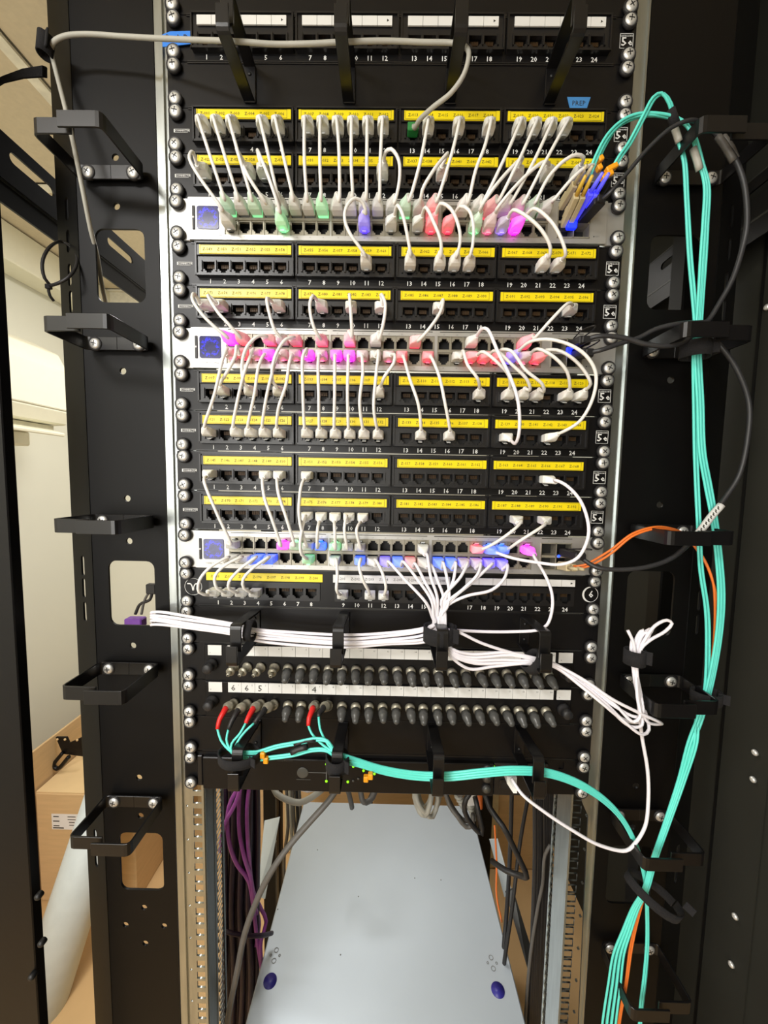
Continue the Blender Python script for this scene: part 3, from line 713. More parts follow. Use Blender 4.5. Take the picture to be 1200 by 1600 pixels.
# ---------------------------------------------------------------- bottom appliance
def appliance(idx=18):
    r = empty('network_appliance', (0, 0, zc(idx)), 'flat black rack device with small green lights, lowest in the stack', 'network device')
    off = Vector((0, 0, -zc(idx)))
    obj('faceplate', cutplate('faceplate', rrect(0, 0, .4826, U-.001, .001, 2), [rectp(.2050, .2110, .010, .019)], .002, 'black_paint'), r)
    obj('front_cover', MB().box((-.045, -.0045, -.002), (.345, .006, .040), 'black_paint', .0010), r)
    obj('port_bay', MB().box((.160, -.0035, -.002), (.064, .004, .040), 'black_plastic', .0008), r)
    obj('casing', MB().box((0, .17, -.0), (.425, .34, .040), 'black_paint', .001), r)
    def L(px, py, y=-.008): p = at(px, py, y); return Vector((p.x, y, p.z-zc(idx)))
    obj('round_logo', MB().lathe([(.0068, 0), (.0068, .0006), (.0060, .0008)], L(473, 1207, -.0075), 'led_off', n=22), r)
    a, b = L(482, 1207, -.0078), L(509, 1207, -.0078); g = MB().box(((a.x+b.x)/2, a.y, a.z), (b.x-a.x, .0003, .0005), 'print_grey')
    c = L(510, 1195, -.0078); d = L(510, 1218, -.0078); g.box((c.x, a.y, (c.z+d.z)/2), (.0006, .0003, c.z-d.z), 'print_grey'); e = L(474, 1218, -.0078); g.box((e.x, a.y, e.z), (.017, .0003, .0006), 'led_off')
    obj('printed_lines', g, r)
    c = L(445, 1186, -.0078)
    obj('printed_text', text_mesh('printed_text', [('Multifunction', c.x, c.z+.0016, .0030, 'CENTER'), ('Timing Receiver', c.x, c.z-.0020, .0030, 'CENTER')], 'led_off', -.0079), r)
    for k, (px, py, on) in enumerate(((510, 1194, 1), (510, 1220.5, 1), (517, 1220.5, 1), (544, 1194, 1), (552, 1197.5, 1), (568, 1204, 1), (585, 1209, 1), (543.5, 1221.5, 1), (552, 1220, 0), (560, 1216.5, 0), (771, 1197, 1))):
        obj('status_light', MB().lathe([(.0016, 0), (.0013, .0008)], L(px, py, -.0078 if px < 700 else -.0058), 'led_green' if on else 'led_off', n=10), r)
    for px, py in ((761, 1199), (760, 1213), (759, 1229)):
        obj('serial_plug', MB().lathe([(.0054, 0), (.0056, .003), (.0052, .0045), (.0035, .005)], L(px, py, -.0055), 'rubber', n=18).lathe([(.0040, .004), (.0038, .0054)], L(px, py, -.0055), 'led_off', n=18), r)
    p = L(790, 1226, -.0060); me = MB(); me.box((p.x, p.y, p.z), (.0145, .002, .0125), 'black_plastic', .0006); pr = obj('data_port', me, r)
    obj('port_hole', MB().box((p.x, p.y-.0011, p.z), (.0105, .0004, .0085), 'cavity'), pr)
    obj('left_handle', MB().box((-.222, -.003, -.001), (.006, .004, .038), 'black_plastic', .0008), r)
    screws(r, 0, idx)
appliance()

# ---------------------------------------------------------------- side cable rings on both plates
def side_ring(sgn, z0, z1, label, drop=0):
    """bent steel strip: back leg on the plate, two arms out, overlapping ends at the front"""
    r = empty('cable_ring', (sgn*.303, 0, z1), label, 'cable ring', 'square cable rings on the side plates')
    t = .0020; h = z0-z1; c = sgn*.303; W = .0345; a0, a1 = 0, h
    g = MB(); s = sgn
    y0 = -.0035; y1 = -.060
    # inner arm (towards the rack) ends in the tab that lies in front
    strip(g, [(s*-W*.0, y0), (s*-W, y0), (s*-W, y1-.004), (s*-W+s*.040, y1-.004)], t, a0, a1, 'ring_paint', 'XY', .005)
    strip(g, [(0, y0), (s*W, y0), (s*W, y1+.003), (s*W-s*.036, y1+.003)], t, a0, a1, 'ring_paint', 'XY', .005)
    me = g.mesh('ring_band', bev=.0003)
    if drop: me.transform(Matrix.Rotation(drop, 4, 'X'))
    obj('ring_band', me, r)
    for x in (-.024, .024):
        sc = obj('screw', SCREW, r, (x, -.001, h/2-.0005), (0, random.uniform(0, 3), 0)); obj('washer', WASHER, sc)
LV = [(-.147, -.161, 'uppermost'), (-.323, -.337, 'second'), (-.518, -.532, 'third'), (-.692, -.7065, 'fourth'), (-.859, -.873, 'fifth')]
WD = ['topmost cable ring on the left black plate, its front tab brightly lit', 'second cable ring down the left plate, above the wall air conditioner level', 'third cable ring down the left plate, empty, seen almost edge-on', 'fourth cable ring down the left plate, empty, right above two small holes', 'lowest cable ring on the left plate, over the lowest cutout']
for (a, b, n), l in zip(LV, WD): side_ring(-1, a, b, l)
WD = ['topmost cable ring on the right plate, with aqua fibres looping over it', 'second right cable ring, two black cables entering it from the middle switch', 'third right cable ring, orange fibre ending behind its edge', 'fourth right cable ring, white cord hank hanging through it', 'fifth right cable ring, aqua fibres meeting the single white cord', 'lowest right cable ring near the bottom, full of aqua fibres']
for (a, b, n), l in zip(LV+[(-1.034, -1.048, 'sixth')], WD): side_ring(1, a, b, l)

# ---------------------------------------------------------------- plugs and cords
def tubemesh(pts, r, m, org, n=8, step=.004):
    g = MB(); g.tube([Vector(p)-org for p in pts], r, m, n=n, step=step); return g
def plug(parent, org, J, bend, m_body, m_boot, up=False, led=None, L=.021):
    """RJ45 plug standing out of a jack at J along -y; the strain relief leans towards bend (x, z)"""
    J = Vector(J)-org; g = MB()
    def sec(y, w_, h, r, ox=0, oz=0):
        return [Vector((J.x+ox+p[0], J.y+y, J.z+oz+p[1])) for p in rrect(0, 0, w_, h, r, 2)]
    g.loft([sec(.004, .0108, .0068, .0006), sec(-.004, .0108, .0072, .0006)], 'latch' if not led else 'led_'+led, smooth=False)
    p = obj('plug', g, parent)
    k = .0035; bx, bz = bend[0]*k, bend[1]*k
    g = MB(); g.loft([sec(-.0015, .0116, .0080, .0007), sec(-.0105, .0118, .0084, .0009), sec(-.0145, .0102, .0078, .0016, bx*.25, bz*.25), sec(-.0178, .0068, .0062, .0022, bx*.7, bz*.7), sec(-L, .0046, .0046, .0022, bx*1.3, bz*1.3)], m_boot, smooth=False)
    obj('boot', g, p)
    s = 1 if up else -1
    g = MB(); g.box((J.x, J.y-.0025, J.z+s*.0052), (.0042, .0085, .0009), 'latch' if not led else 'led_'+led, .0002, Matrix.Rotation(s*-.35, 3, 'X'))
    obj('latch', g, p)
    return Vector((J.x+bx*1.3, J.y-L, J.z+bz*1.3))+org
COLR = {'g': 'green-lit', 'G': 'bright green-lit', 'm': 'magenta-lit', 'p': 'pink-lit', 'P': 'red-pink-lit', 'b': 'blue-lit', 'v': 'violet-lit', 'q': 'faintly pink', 'w': 'faintly violet'}
SW = {'S1': 4, 'S2': 7, 'S3': 12}; SWN = {'S1': 'top', 'S2': 'middle', 'S3': 'lowest'}
def jackpos(code):
    if code[0] == 'P':
        u, j = code[1:].split('.'); idx = int(u)-1; j = int(j)
        if idx == 13: return Vector((MIXX[j-1], -.0035, zc(idx)+JZ-.0020)), idx, j, None
        return Vector((JX[j-1], -.0065, zc(idx)+JZ-.0020)), idx, j, None
    s, row, c = code[:2], code[2], int(code[3:]); idx = SW[s]
    return Vector((SWX[c-1], -.0050, zc(idx)+(ST if row == 't' else SB))), idx, c, row
def zname(idx, j):
    if idx == 13: return 'Z-%d' % (192+j)
    return 'Z-%03d' % (ord_[idx][1]+j-1)
def depths(n, y0=-.030, y1=-.032, bulge=.014):
    return [y0+(y1-y0)*(i/max(1, n-1))-bulge*math.sin(PI*(i+.0)/max(1, n-1)) for i in range(n)]
def offs(pts, lo, hi):
    return pts
def cord(A, B, px, lit=None, m='cord_white', r=.00165, bulge=.012, ds=None):
    JA, ia, ja, ra = jackpos(A); JB, ib, jb, rb = jackpos(B)
    patch, pj, sw = (ia, ja, (B, ib, jb, rb)) if A[0] == 'P' else (ib, jb, (A, ia, ja, ra))
    z = zname(patch, pj); g_ = 'white patch cords into the %s switch' % SWN[sw[0][:2]]
    lab = 'thin white patch cord from jack %s to the %s switch, %s' % (z, SWN[sw[0][:2]], (COLR[lit]+' switch plug') if lit else 'unlit switch plug')
    org = JB; root = empty('patch_cable', org, lab, 'patch cord', g_)
    dd = ds or depths(len(px), bulge=bulge); W = [at(a, b, d) for (a, b), d in zip(px, dd)]
    def bd(J, w_):
        v = Vector((w_.x-J.x, w_.z-J.z)); return (v/ max(v.length, .008)) if v.length > .0005 else v
    def end(J, code, w_):
        sw_ = code[0] == 'S'; mb = 'boot' if not sw_ else ('lit_'+lit if lit else 'boot_clear')
        return plug(root, org, J, bd(J, w_), mb, mb, up=(sw_ and code[2] == 't'), led=lit if sw_ and lit else None)
    EA = end(JA, A, W[min(1, len(W)-1)] if len(W) > 1 else W[0]); EB = end(JB, B, W[-2] if len(W) > 1 else W[0])
    # keep only waypoints that are not on top of the boot ends
    mid = [w_ for w_ in W if (w_-EA).length > .006 and (w_-EB).length > .006]
    pts = [EA+Vector((0, .005, 0)), EA]+mid+[EB, EB+Vector((0, .005, 0))]
    obj('cable', tubemesh(pts, r, m, org), root)
    return root
C = [
 ('P3.1','S1t1',[(307,179),(324,230),(351,312)],'g'),('P3.2','S1t2',[(331,178),(352,246),(373,313)],None),('P3.3','S1t3',[(356,179),(373,242),(394,313)],'g'),
 ('P3.5','S1t5',[(403,178),(423,258),(437,320)],None),('P3.6','S1t6',[(426,180),(447,261),(459,313)],None),('P3.7','S1t7',[(475,179),(476,258),(480,314)],None),
 ('P3.8','S1t8',[(499,178),(500,258),(502,313)],'G'),('P3.9','S1t9',[(525,181),(530,242),(530,314)],None),('P3.10','S1t10',[(547,180),(549,258),(551,310)],None),
 ('P3.11','S1t11',[(573,181),(573,258),(572,313)],None),('P3.12','S1t12',[(596,179),(594,258),(593,314)],None),
 ('P3.14','S1t14',[(671,183),(655,260),(639,314)],'g'),('P3.16','S1t16',[(719,183),(706,240),(682,315)],'p'),('P3.18','S1t18',[(771,182),(757,230),(743,267),(731,318)],None),
 ('P3.19','S1t19',[(817,185),(787,250),(752,320)],None),('P3.20','S1t20',[(841,184),(803,267),(777,316)],'p'),('P3.21','S1t21',[(866,184),(830,260),(797,318)],None),('P3.22','S1t22',[(889,188),(848,260),(817,319)],'q'),
 ('P4.1','S1b1',[(302,238),(296,248),(311,276),(348,328)],None),('P4.4','S1t4',[(370,233),(390,279),(416,318)],None),('P4.5','S1b5',[(402,235),(423,286),(438,332)],'G'),
 ('P4.12','S1t13',[(598,255),(602,238),(611,233),(623,250),(624,283),(616,318)],None),('P4.15','S1t15',[(700,240),(690,250),(675,270),(660,297),(657,316)],None),
 ('P4.19','S1b19',[(817,247),(798,263),(767,300),(750,327)],'g'),('P4.21','S1b20',[(862,256),(850,253),(830,267),(800,297),(776,327)],'q'),
 ('P4.23','S1t23',[(912,262),(912,246),(900,242),(883,250),(857,277),(836,318)],'g'),('P4.24','S1t24',[(928,257),(914,262),(893,280),(863,315)],None),
 ('S1b11','P6.11',[(572,334),(567,317),(555,310),(541,324),(539,345),(548,367),(562,386),(572,401)],'v'),
 ('S1b13','P6.13',[(615,330),(621,321),(629,335),(636,365),(642,400)],None),('S1b15','P6.15',[(658,328),(665,324),(678,348),(689,378),(689,402)],None),
 ('S1b16','P6.16',[(678,328),(688,318),(704,326),(717,355),(719,378),(713,402)],'P'),('S1b17','P6.17',[(708,330),(719,322),(733,329),(740,355),(738,387),(734,402)],'P'),
 ('S1b21','P6.21',[(794,332),(802,328),(824,339),(847,361),(860,387),(858,402)],'w'),('S1b22','P6.22',[(818,329),(834,326),(860,345),(876,371),(884,397),(881,405)],'m'),
 ('P7.1','S2t1',[(304,459),(301,469),(321,497),(356,528)],'m'),('P7.2','S2t2',[(325,461),(342,490),(356,505),(376,528)],'p'),('P7.6','S2t5',[(426,462),(417,466),(421,490),(430,517),(442,530)],None),
 ('P7.8','S2t8',[(497,467),(489,462),(484,475),(487,500),(493,517),(501,530)],'p'),('P7.10','S2t10',[(546,460),(548,487),(550,527)],'p'),('P7.12','S2t12',[(595,460),(602,475),(600,500),(592,531)],None),
 ('P7.15','S2t15',[(692,468),(688,488),(668,517),(653,533)],'p'),('P7.23','S2t23',[(900,468),(886,475),(860,501),(834,529)],'P'),
 ('S2t19','P10.19',[(746,524),(753,514),(762,515),(779,552),(795,584),(808,620),(812,655),(810,682),(805,693),(799,685)],None),
 ('S2t4','P9.4',[(417,526),(404,525),(386,542),(378,570),(381,598),(389,608)],'p'),('S2t6','P9.6',[(460,527),(447,530),(432,552),(425,579),(427,598),(435,607)],'p'),
 ('S2b1','P10.1',[(355,544),(348,561),(336,613),(319,664)],'q'),('S2b2','P9.2',[(370,540),(367,558),(356,579),(343,603)],'P'),('S2b3','P10.3',[(396,545),(386,570),(379,592),(366,667)],'q'),
 ('S2b4','P10.4',[(414,548),(404,573),(398,613),(387,667)],'m'),('S2b5','P10.5',[(438,549),(426,580),(416,622),(409,667)],'q'),('S2b6','P10.6',[(458,548),(452,567),(447,601),(435,638),(432,666)],'q'),
 ('S2b7','P10.7',[(480,545),(473,558),(473,598),(477,668)],'m'),('S2b8','P10.8',[(500,547),(497,570),(498,613),(500,668)],'q'),('S2b9','P10.9',[(526,547),(523,573),(523,613),(521,669)],'m'),
 ('S2b10','P10.10',[(548,548),(544,573),(543,613),(546,669)],'m'),('S2b11','P10.11',[(569,548),(567,582),(562,629),(567,670)],'q'),('S2b12','P10.12',[(591,548),(588,582),(584,638),(590,669)],None),
 ('S2b13','P9.12',[(612,549),(617,555),(615,568),(601,588),(591,605)],'q'),('S2b14','P10.14',[(634,551),(641,594),(654,633),(659,671)],'P'),('S2b16','P10.16',[(676,551),(686,587),(696,633),(704,671)],'P'),
 ('S2b18','P9.18',[(723,548),(731,571),(746,591),(756,605)],None),('S2b19','P9.19',[(743,548),(756,550),(779,568),(795,587),(803,608)],'P'),('S2b20','P9.20',[(762,548),(775,548),(801,571),(824,594),(828,610)],'P'),
 ('S2b21','P9.21',[(782,547),(798,548),(821,578),(847,600),(850,612)],'P'),('S2b22','P10.22',[(808,547),(828,534),(853,530),(886,537),(915,555),(931,584),(926,623),(905,659),(876,681)],'v'),
 ('S2b23','P9.23',[(828,548),(840,545),(863,556),(886,581),(898,609)],'q'),('S2b24','P9.24',[(850,548),(870,547),(892,558),(912,578),(923,600),(921,612)],'P'),
 ('P11.1','S3t1',[(320,738),(319,752),(339,802),(361,851)],None),('P11.5','S3t5',[(408,742),(413,777),(426,814),(439,853)],'m'),('P11.6','S3t6',[(430,743),(435,771),(447,808),(460,853)],'g'),
 ('P11.7','S3t7',[(477,743),(470,762),(467,802),(472,832),(480,854)],None),('P12.7','S3b7',[(478,806),(473,823),(469,848),(471,866),(480,873)],'G'),('P12.8','S3t8',[(498,808),(496,829),(496,856)],'b'),
 ('P12.9','S3t9',[(520,808),(523,832),(524,858)],'G'),('P12.10','S3t10',[(542,806),(538,826),(543,858)],None),('P12.11','S3t11',[(562,808),(557,829),(564,858)],None),
 ('S3b1','P14.1',[(358,870),(330,885),(312,906),(311,925),(325,930)],None),('S3b2','P14.2',[(379,870),(352,883),(336,900),(339,919),(352,926)],None),
 ('S3b3','P14.3',[(401,870),(373,891),(358,909),(358,920),(371,926)],'b'),('S3b4','P14.4',[(421,870),(395,888),(380,905),(381,919),(393,926)],'b'),
 ('S3b9','P14.9',[(525,873),(527,897),(526,922),(531,929)],None),('S3b11','P14.11',[(564,873),(561,885),(567,906),(577,926)],'b'),('S3b12','P14.12',[(586,874),(597,894),(603,916),(601,928)],None),
 ('S3t20','P12.20',[(757,861),(782,843),(808,823),(815,813)],'P'),('S3t22','P12.22',[(799,861),(811,846),(847,823),(859,814)],'b'),
 ('S3t21','P11.22',[(776,863),(801,872),(840,879),(876,882),(902,872),(918,843),(919,817),(906,781),(883,757),(866,750)],'b'),
]
for a, b, px, lit in C:
    big = len(px) > 8
    cord(a, b, px, lit, bulge=.030 if big else .012, m='cord_bright' if a in ('S2t19', 'S3t21') else 'cord_white')

# white bundle out of the lowest switch: five cords leave left, six go right
def run(pts): return [at(a, b, y) for a, b, y in pts]
BUN = [('b13','v',[(606,877),(632,905),(666,942)],0,0),('b14','b',[(629,877),(652,905),(674,938)],0,1),('b15','p',[(648,880),(665,911),(679,938)],0,2),('t16',None,[(667,866),(673,901),(683,932)],0,3),
 ('b16',None,[(673,882),(684,908),(693,934)],0,4),('b17','b',[(692,878),(698,901),(702,928),(699,948)],1,0),('b18','b',[(712,878),(708,908),(696,935)],1,1),('b19','w',[(731,878),(720,901),(690,938)],1,2),
 ('b20','w',[(751,880),(746,898),(723,921),(696,944)],1,3),('b21','v',[(770,880),(740,908),(707,936)],1,4),('b22','v',[(793,882),(788,904),(768,922),(730,931),(702,944)],1,5)]
lx = [(681, 962), (684, 975), (668, 990), (600, 1000), (540, 1003), (450, 996), (400, 990), (368, 984), (300, 975), (252, 967), (237, 965), (240, 968), (252, 972)]
ly = [-.040, -.036, -.036, -.032, -.034, -.034, -.036, -.038, -.030, -.016, -.004, .015, .05]
rx = [[(690, 962), (690, 1000), (706, 1018), (733, 1027), (800, 1024), (835, 1031)], [(692, 962), (692, 1002), (704, 1020), (733, 1031), (790, 1031), (835, 1034)], [(694, 962), (690, 1004), (703, 1024), (733, 1045), (773, 1041), (835, 1036)],
      [(696, 962), (698, 985), (712, 986), (753, 1005), (800, 1020), (835, 1028)], [(688, 962), (688, 1002), (708, 1024), (740, 1036), (790, 1036), (835, 1038)], [(686, 962), (694, 1000), (707, 1014), (735, 1022), (800, 1020), (835, 1033)]]
tail = [[(868, 1039), (915, 1064), (956, 1092), (997, 1113), (1030, 1128), (1033, 1131), (1012, 1128), (1000, 1100), (996, 1060), (993, 1030), (990, 1005), (981, 985)],
        [(868, 1041), (915, 1073), (945, 1098), (978, 1130), (1004, 1148), (1014, 1140), (1010, 1118), (1000, 1085), (993, 1040), (996, 1012), (1005, 990), (1016, 988), (1003, 1008), (994, 1022)],
        [(868, 1043), (915, 1078), (950, 1106), (985, 1135), (1003, 1133), (1000, 1105), (997, 1070), (990, 1035), (991, 1010), (997, 992), (1004, 984), (1002, 996), (994, 1015), (992, 1028)],
        [(868, 1038), (918, 1068), (960, 1100), (990, 1128), (1000, 1120), (996, 1090), (994, 1055), (995, 1025), (1006, 1002), (1023, 978), (1042, 969), (1050, 974), (1040, 986), (1016, 1000), (1002, 1013), (998, 1028)],
        [(868, 1042), (910, 1074), (942, 1100), (970, 1122), (997, 1128), (1001, 1110), (992, 1065), (988, 1032), (986, 1012), (988, 998)],
        [(868, 1040), (915, 1069), (952, 1098), (992, 1120), (1004, 1118), (1002, 1090), (995, 1050), (994, 1022), (1000, 1000), (1010, 986), (1020, 982), (1012, 994), (1000, 1012), (996, 1026)]]
BLAB = {'b13': 'white bundled cord starting at the violet-lit plug farthest left of the fan, turning left', 'b14': 'white bundled cord from the bright blue plug beside the pink one, turning left',
 'b15': 'white bundled cord from the only pink lower plug of the fan, turning left', 't16': 'white bundled cord from the unlit upper-row plug above the fan, turning left',
 'b16': 'white bundled cord from the unlit lower plug below the white upper one, turning left', 'b17': 'white bundled cord from the blue plug just right of the middle divider, turning right',
 'b18': 'white bundled cord from the second blue plug right of the middle divider, turning right', 'b19': 'white bundled cord from the pale plug beside the two right-hand blue ones, turning right',
 'b20': 'white bundled cord from the pale plug next to the violet pair, turning right', 'b21': 'white bundled cord from the left plug of the violet pair, ending in the tied hank',
 'b22': 'white bundled cord from the last violet plug, sweeping widest before the strap, turning right'}
def jitter(p, k): return (p[0]+(random.random()-.5)*k, p[1]+(random.random()-.5)*k)
for code, lit, px, side, n in BUN:
    J, idx, c, row = jackpos('S3'+code)
    lab = BLAB[code]
    root = empty('patch_cable', J, lab, 'patch cord', 'white bundle from the lowest switch')
    W = [at(a, b, y) for (a, b), y in zip(px, [-.032, -.045, -.048, -.048, -.046])]
    v = Vector((W[1].x-J.x, W[1].z-J.z)); v = v/max(v.length, .008)
    E = plug(root, J, J, v, '', 'lit_'+lit if lit else 'boot_clear', up=row == 't', led=lit)
    pts = [E+Vector((0, .005, 0)), E]+[w_ for w_ in W if (w_-E).length > .006]
    if side == 0:
        for k, ((a, b), y) in enumerate(zip(lx, ly)):
            o = (n-2)*(4.5 if k > 1 else 3.2); pts.append(at(a+(o if k < 3 else 0), b+(o if k > 1 else 0)*(1-.25*math.sin(k*1.3+n)), y-.002*(n % 2)))
    else:
        for k, (a, b) in enumerate(rx[n]): pts.append(at(a, b, (-.042, -.044, -.052, -.050, -.046, -.046)[k]))
        T = tail[n]
        for k, (a, b) in enumerate(T):
            u = k/(len(T)-1); pts.append(at(a, b, -.040-.02*math.sin(PI*min(1, u*2))-.012*(u > .5)+.002*(n % 3)))
    obj('cable', tubemesh(pts, .0016, 'cord_bright', J), root)
J, idx, c, row = jackpos('S3t24')
root = empty('patch_cable', J, 'white cord drooping from the magenta-lit plug of the lowest switch to the ring below', 'patch cord', 'white bundle from the lowest switch')
W = run([(834,869,-.034),(850,895,-.042),(861.6,924,-.045),(863,950,-.046),(855,976,-.045),(842,984,-.040),(800,987,-.036),(760,987,-.036),(715,985,-.040),(697,984,-.042)])
E = plug(root, J, J, (.5, -.5), '', 'lit_m', up=True, led='m'); obj('cable', tubemesh([E+Vector((0, .005, 0)), E]+W, .0016, 'cord_bright', J), root)

# white cord from the bottom appliance to the right bundle
J = at(797, 1212, -.012); root = empty('patch_cable', J, 'single white cord from the bottom black device, sagging right to the side ring', 'patch cord')
g = MB(); g.box((0, 0, 0), (.0115, .014, .0080), 'latch', .0006); p = obj('plug', g, root)
obj('boot', MB().loft([[Vector(q) for q in ((-.0055, -.006, .0035), (.0055, -.006, .0035), (.0055, -.006, -.0045), (-.0055, -.006, -.0045))], [Vector(q) for q in ((-.001, -.016, -.003), (.003, -.016, -.003), (.003, -.016, -.008), (-.001, -.016, -.008))]], 'boot', smooth=False), p)
obj('cable', tubemesh(run([(799,1216,-.026),(815,1240,-.034),(850,1268,-.040),(894,1297,-.044),(938,1321,-.046),(978,1329,-.048),(992,1318,-.048),(1008,1291,-.046),(1013,1250,-.044),(1012,1205,-.042),(1003,1150,-.044),(998,1100,-.050),(995,1050,-.052),(993,1025,-.052)]), .0018, 'cord_bright', J), root)

# long grey cord across the top
J, idx, c, row = jackpos('P3.13'); root = empty('patch_cable', J, 'long thick grey cord crossing the rack top, green plug in jack Z-013', 'patch cord')
g = MB(); g.box((0, -.002, 0), (.0115, .008, .0082), 'lit_G' if False else 'purple_dark', .0006)
mat('green_plug', (40, 120, 60), .35); g = MB(); g.box((0, -.003, 0), (.0112, .010, .0080), 'green_plug', .0008); obj('plug', g, root)
obj('cable', tubemesh([J+Vector((0, -.006, .001))]+run([(648,200,-.016),(655,188,-.026),(676,168,-.040),(705,145,-.050),(724,118,-.058),(732,92,-.060),(728,74,-.050),(712,68,-.046),(660,66,-.044),(600,64,-.044),(540,65.5,-.046),(490,68,-.046),(430,69,-.046),(380,65.5,-.048),(350,64,-.046),(280,61.5,-.036),(200,57.5,-.026),(130,53.5,-.024),(100,57,-.022),(84,66,-.020),(80,78,-.016),(86,105,-.014),(103,172,-.024),(118,240,-.030),(130,300,-.022),(142,360,-.006),(151,395,.010),(160,450,.03),(166,478,.05)]), .0022, 'cord_grey', J), root)

# ---------------------------------------------------------------- aqua fibres, orange fibre, black cables
def strand(root, org, pts, r, m, name='strand'): return obj(name, tubemesh(run(pts), r, m, org), root)
def lc(root, org, a, b, m='beige', mb='lc_yellow', led=False):
    """LC connector body from point a (in the cage) to b, with two thin boots"""
    a, b = Vector(a)-org, Vector(b)-org; d = (b-a).normalized(); q = Vector((0, -1, 0)).rotation_difference(d).to_matrix()
    g = MB(); L = (b-a).length
    for s in (-1, 1): g.box(a+d*L*.5+q @ Vector((s*.0031, 0, 0)), (.0052, L, .0078), m, .0006, q)
    g.box(a+d*L*.35+q @ Vector((0, 0, .0045)), (.0115, L*.35, .0016), m, .0003, q)
    c = obj('connector', g, root)
    for s in (-1, 1):
        g = MB(); s0 = b+q @ Vector((s*.0031, 0, 0)); g.lathe([(.0022, -.001), (.0021, .008), (.0014, .018)], s0, mb, axis=d, n=10); obj('boot', g, c)
    return c
B0 = (1000, 1420)
low1 = [(1083,1160),(1066,1218),(1043,1285),(1022,1345),(1009,1390),(993,1420),(980,1455),(968,1490),(961,1540),(953,1600),(950,1640)]
lowD = [-.036,-.036,-.040,-.042,-.040,-.034,-.034,-.036,-.040,-.044,-.044]
def down(dx, extra=0, w_=1.0): return [(a+dx*(1-.45*math.sin(k*.5)), b, d-extra) for k, ((a, b), d) in enumerate(zip(low1, lowD))]
FB = [('two aqua fibres arching over highest, from the yellow-booted plug of the top switch', [(919,281,-.030),(930,250,-.036),(950,212,-.040),(975,188,-.042),(1000,178,-.044),(1040,179,-.046),(1062,186,-.046),(1078,202,-.046),(1092,250,-.042),(1102,288,-.040),(1100,350,-.036),(1097,400,-.034),(1094,455,-.034),(1091,500,-.036),(1088,545,-.036),(1092,630,-.032),(1095,705,-.032),(1104,760,-.032),(1113,807,-.034),(1121,871,-.036),(1125,934,-.036),(1121,997,-.036),(1106,1077,-.036),(1092,1121,-.036)], 'beige', 'lc_yellow', (884, 352), (906, 305), 0),
      ('two aqua fibres from the pale upper plug at the right end of the top switch', [(930,262,-.026),(940,235,-.034),(962,200,-.038),(985,186,-.040),(1012,180,-.044),(1045,184,-.044),(1068,192,-.044),(1084,212,-.044),(1097,255,-.040),(1106,290,-.038),(1104,350,-.034),(1101,400,-.032),(1097,455,-.032),(1094,500,-.034),(1092,545,-.034),(1096,630,-.030),(1099,705,-.030),(1109,760,-.030),(1117,807,-.032),(1125,871,-.034),(1129,934,-.034),(1124,997,-.034),(1109,1077,-.034),(1096,1121,-.034)], 'beige', 'beige', (880, 325), (903, 288), 0),
      ('two aqua fibres with orange clips rising from the blue-lit plug of the top switch', [(957,265,-.036),(970,243,-.040),(983,225,-.042),(1007,180,-.048),(1022,153,-.050),(1035,146,-.050),(1047,162,-.048),(1052,182,-.044),(1060,218,-.040),(1069,250,-.038),(1073,312,-.034),(1078,400,-.032),(1084,467,-.032),(1087,510,-.034),(1085,560,-.034),(1086,640,-.030),(1087,705,-.030),(1089,760,-.030),(1092,823,-.032),(1095,887,-.034),(1104,950,-.034),(1106,997,-.034),(1102,1083,-.034),(1090,1121,-.034)], 'lc_lit', 'lc_lit', (900, 345), (928, 300), 1)]
for i, (lab, path, mb_, bt_, a, b, clip) in enumerate(FB):
    A = at(a[0], a[1], -.004); B = at(b[0], b[1], -.034 if i != 1 else -.028); root = empty('fibre_cable', A, lab, 'fibre cord', 'aqua fibre cords from the top switch')
    cn = lc(root, A, A, B, mb_, bt_)
    if i == 2:
        obj('lit_cage', MB().box(at(893, 352, -.008)-A, (.010, .006, .008), 'lc_led', .001), root)
    for s in (-1, 1):
        pts = [(x+s*(2.0 if y_ < 400 else 2.4), y_+s*.8, d+s*.001) for x, y_, d in path]+down(-6+i*5+s*2.2, .001*i)
        strand(root, A, pts, .00125, 'aqua')
    if clip:
        for (px, py) in ((955, 263), (948, 275)): obj('clip', MB().box(at(px, py, -.037)-A, (.0115, .006, .005), 'clip_orange', .0008, Matrix.Rotation(-.5, 3, 'Y')), root)
    elif i == 1:
        for (px, py) in ((938, 249), (936, 263)): obj('clip', MB().box(at(px, py, -.034)-A, (.0048, .006, .005), 'clip_orange', .0008, Matrix.Rotation(-.5, 3, 'Y')), root)
    if i == 0:
        obj('wrap_label', tubemesh(run([(1083,232,-.043),(1089,250,-.044),(1093,266,-.043)]), .0030, 'cord_grey', A), root)
    if i == 2:
        obj('wrap_label', tubemesh(run([(1054,200,-.043),(1058,212,-.043),(1061,222,-.042)]), .0029, 'cord_grey', A), root)
        obj('tie', tubemesh(run([(1047,172,-.046),(1055,195,-.045)]), .0040, 'velcro', A), root)

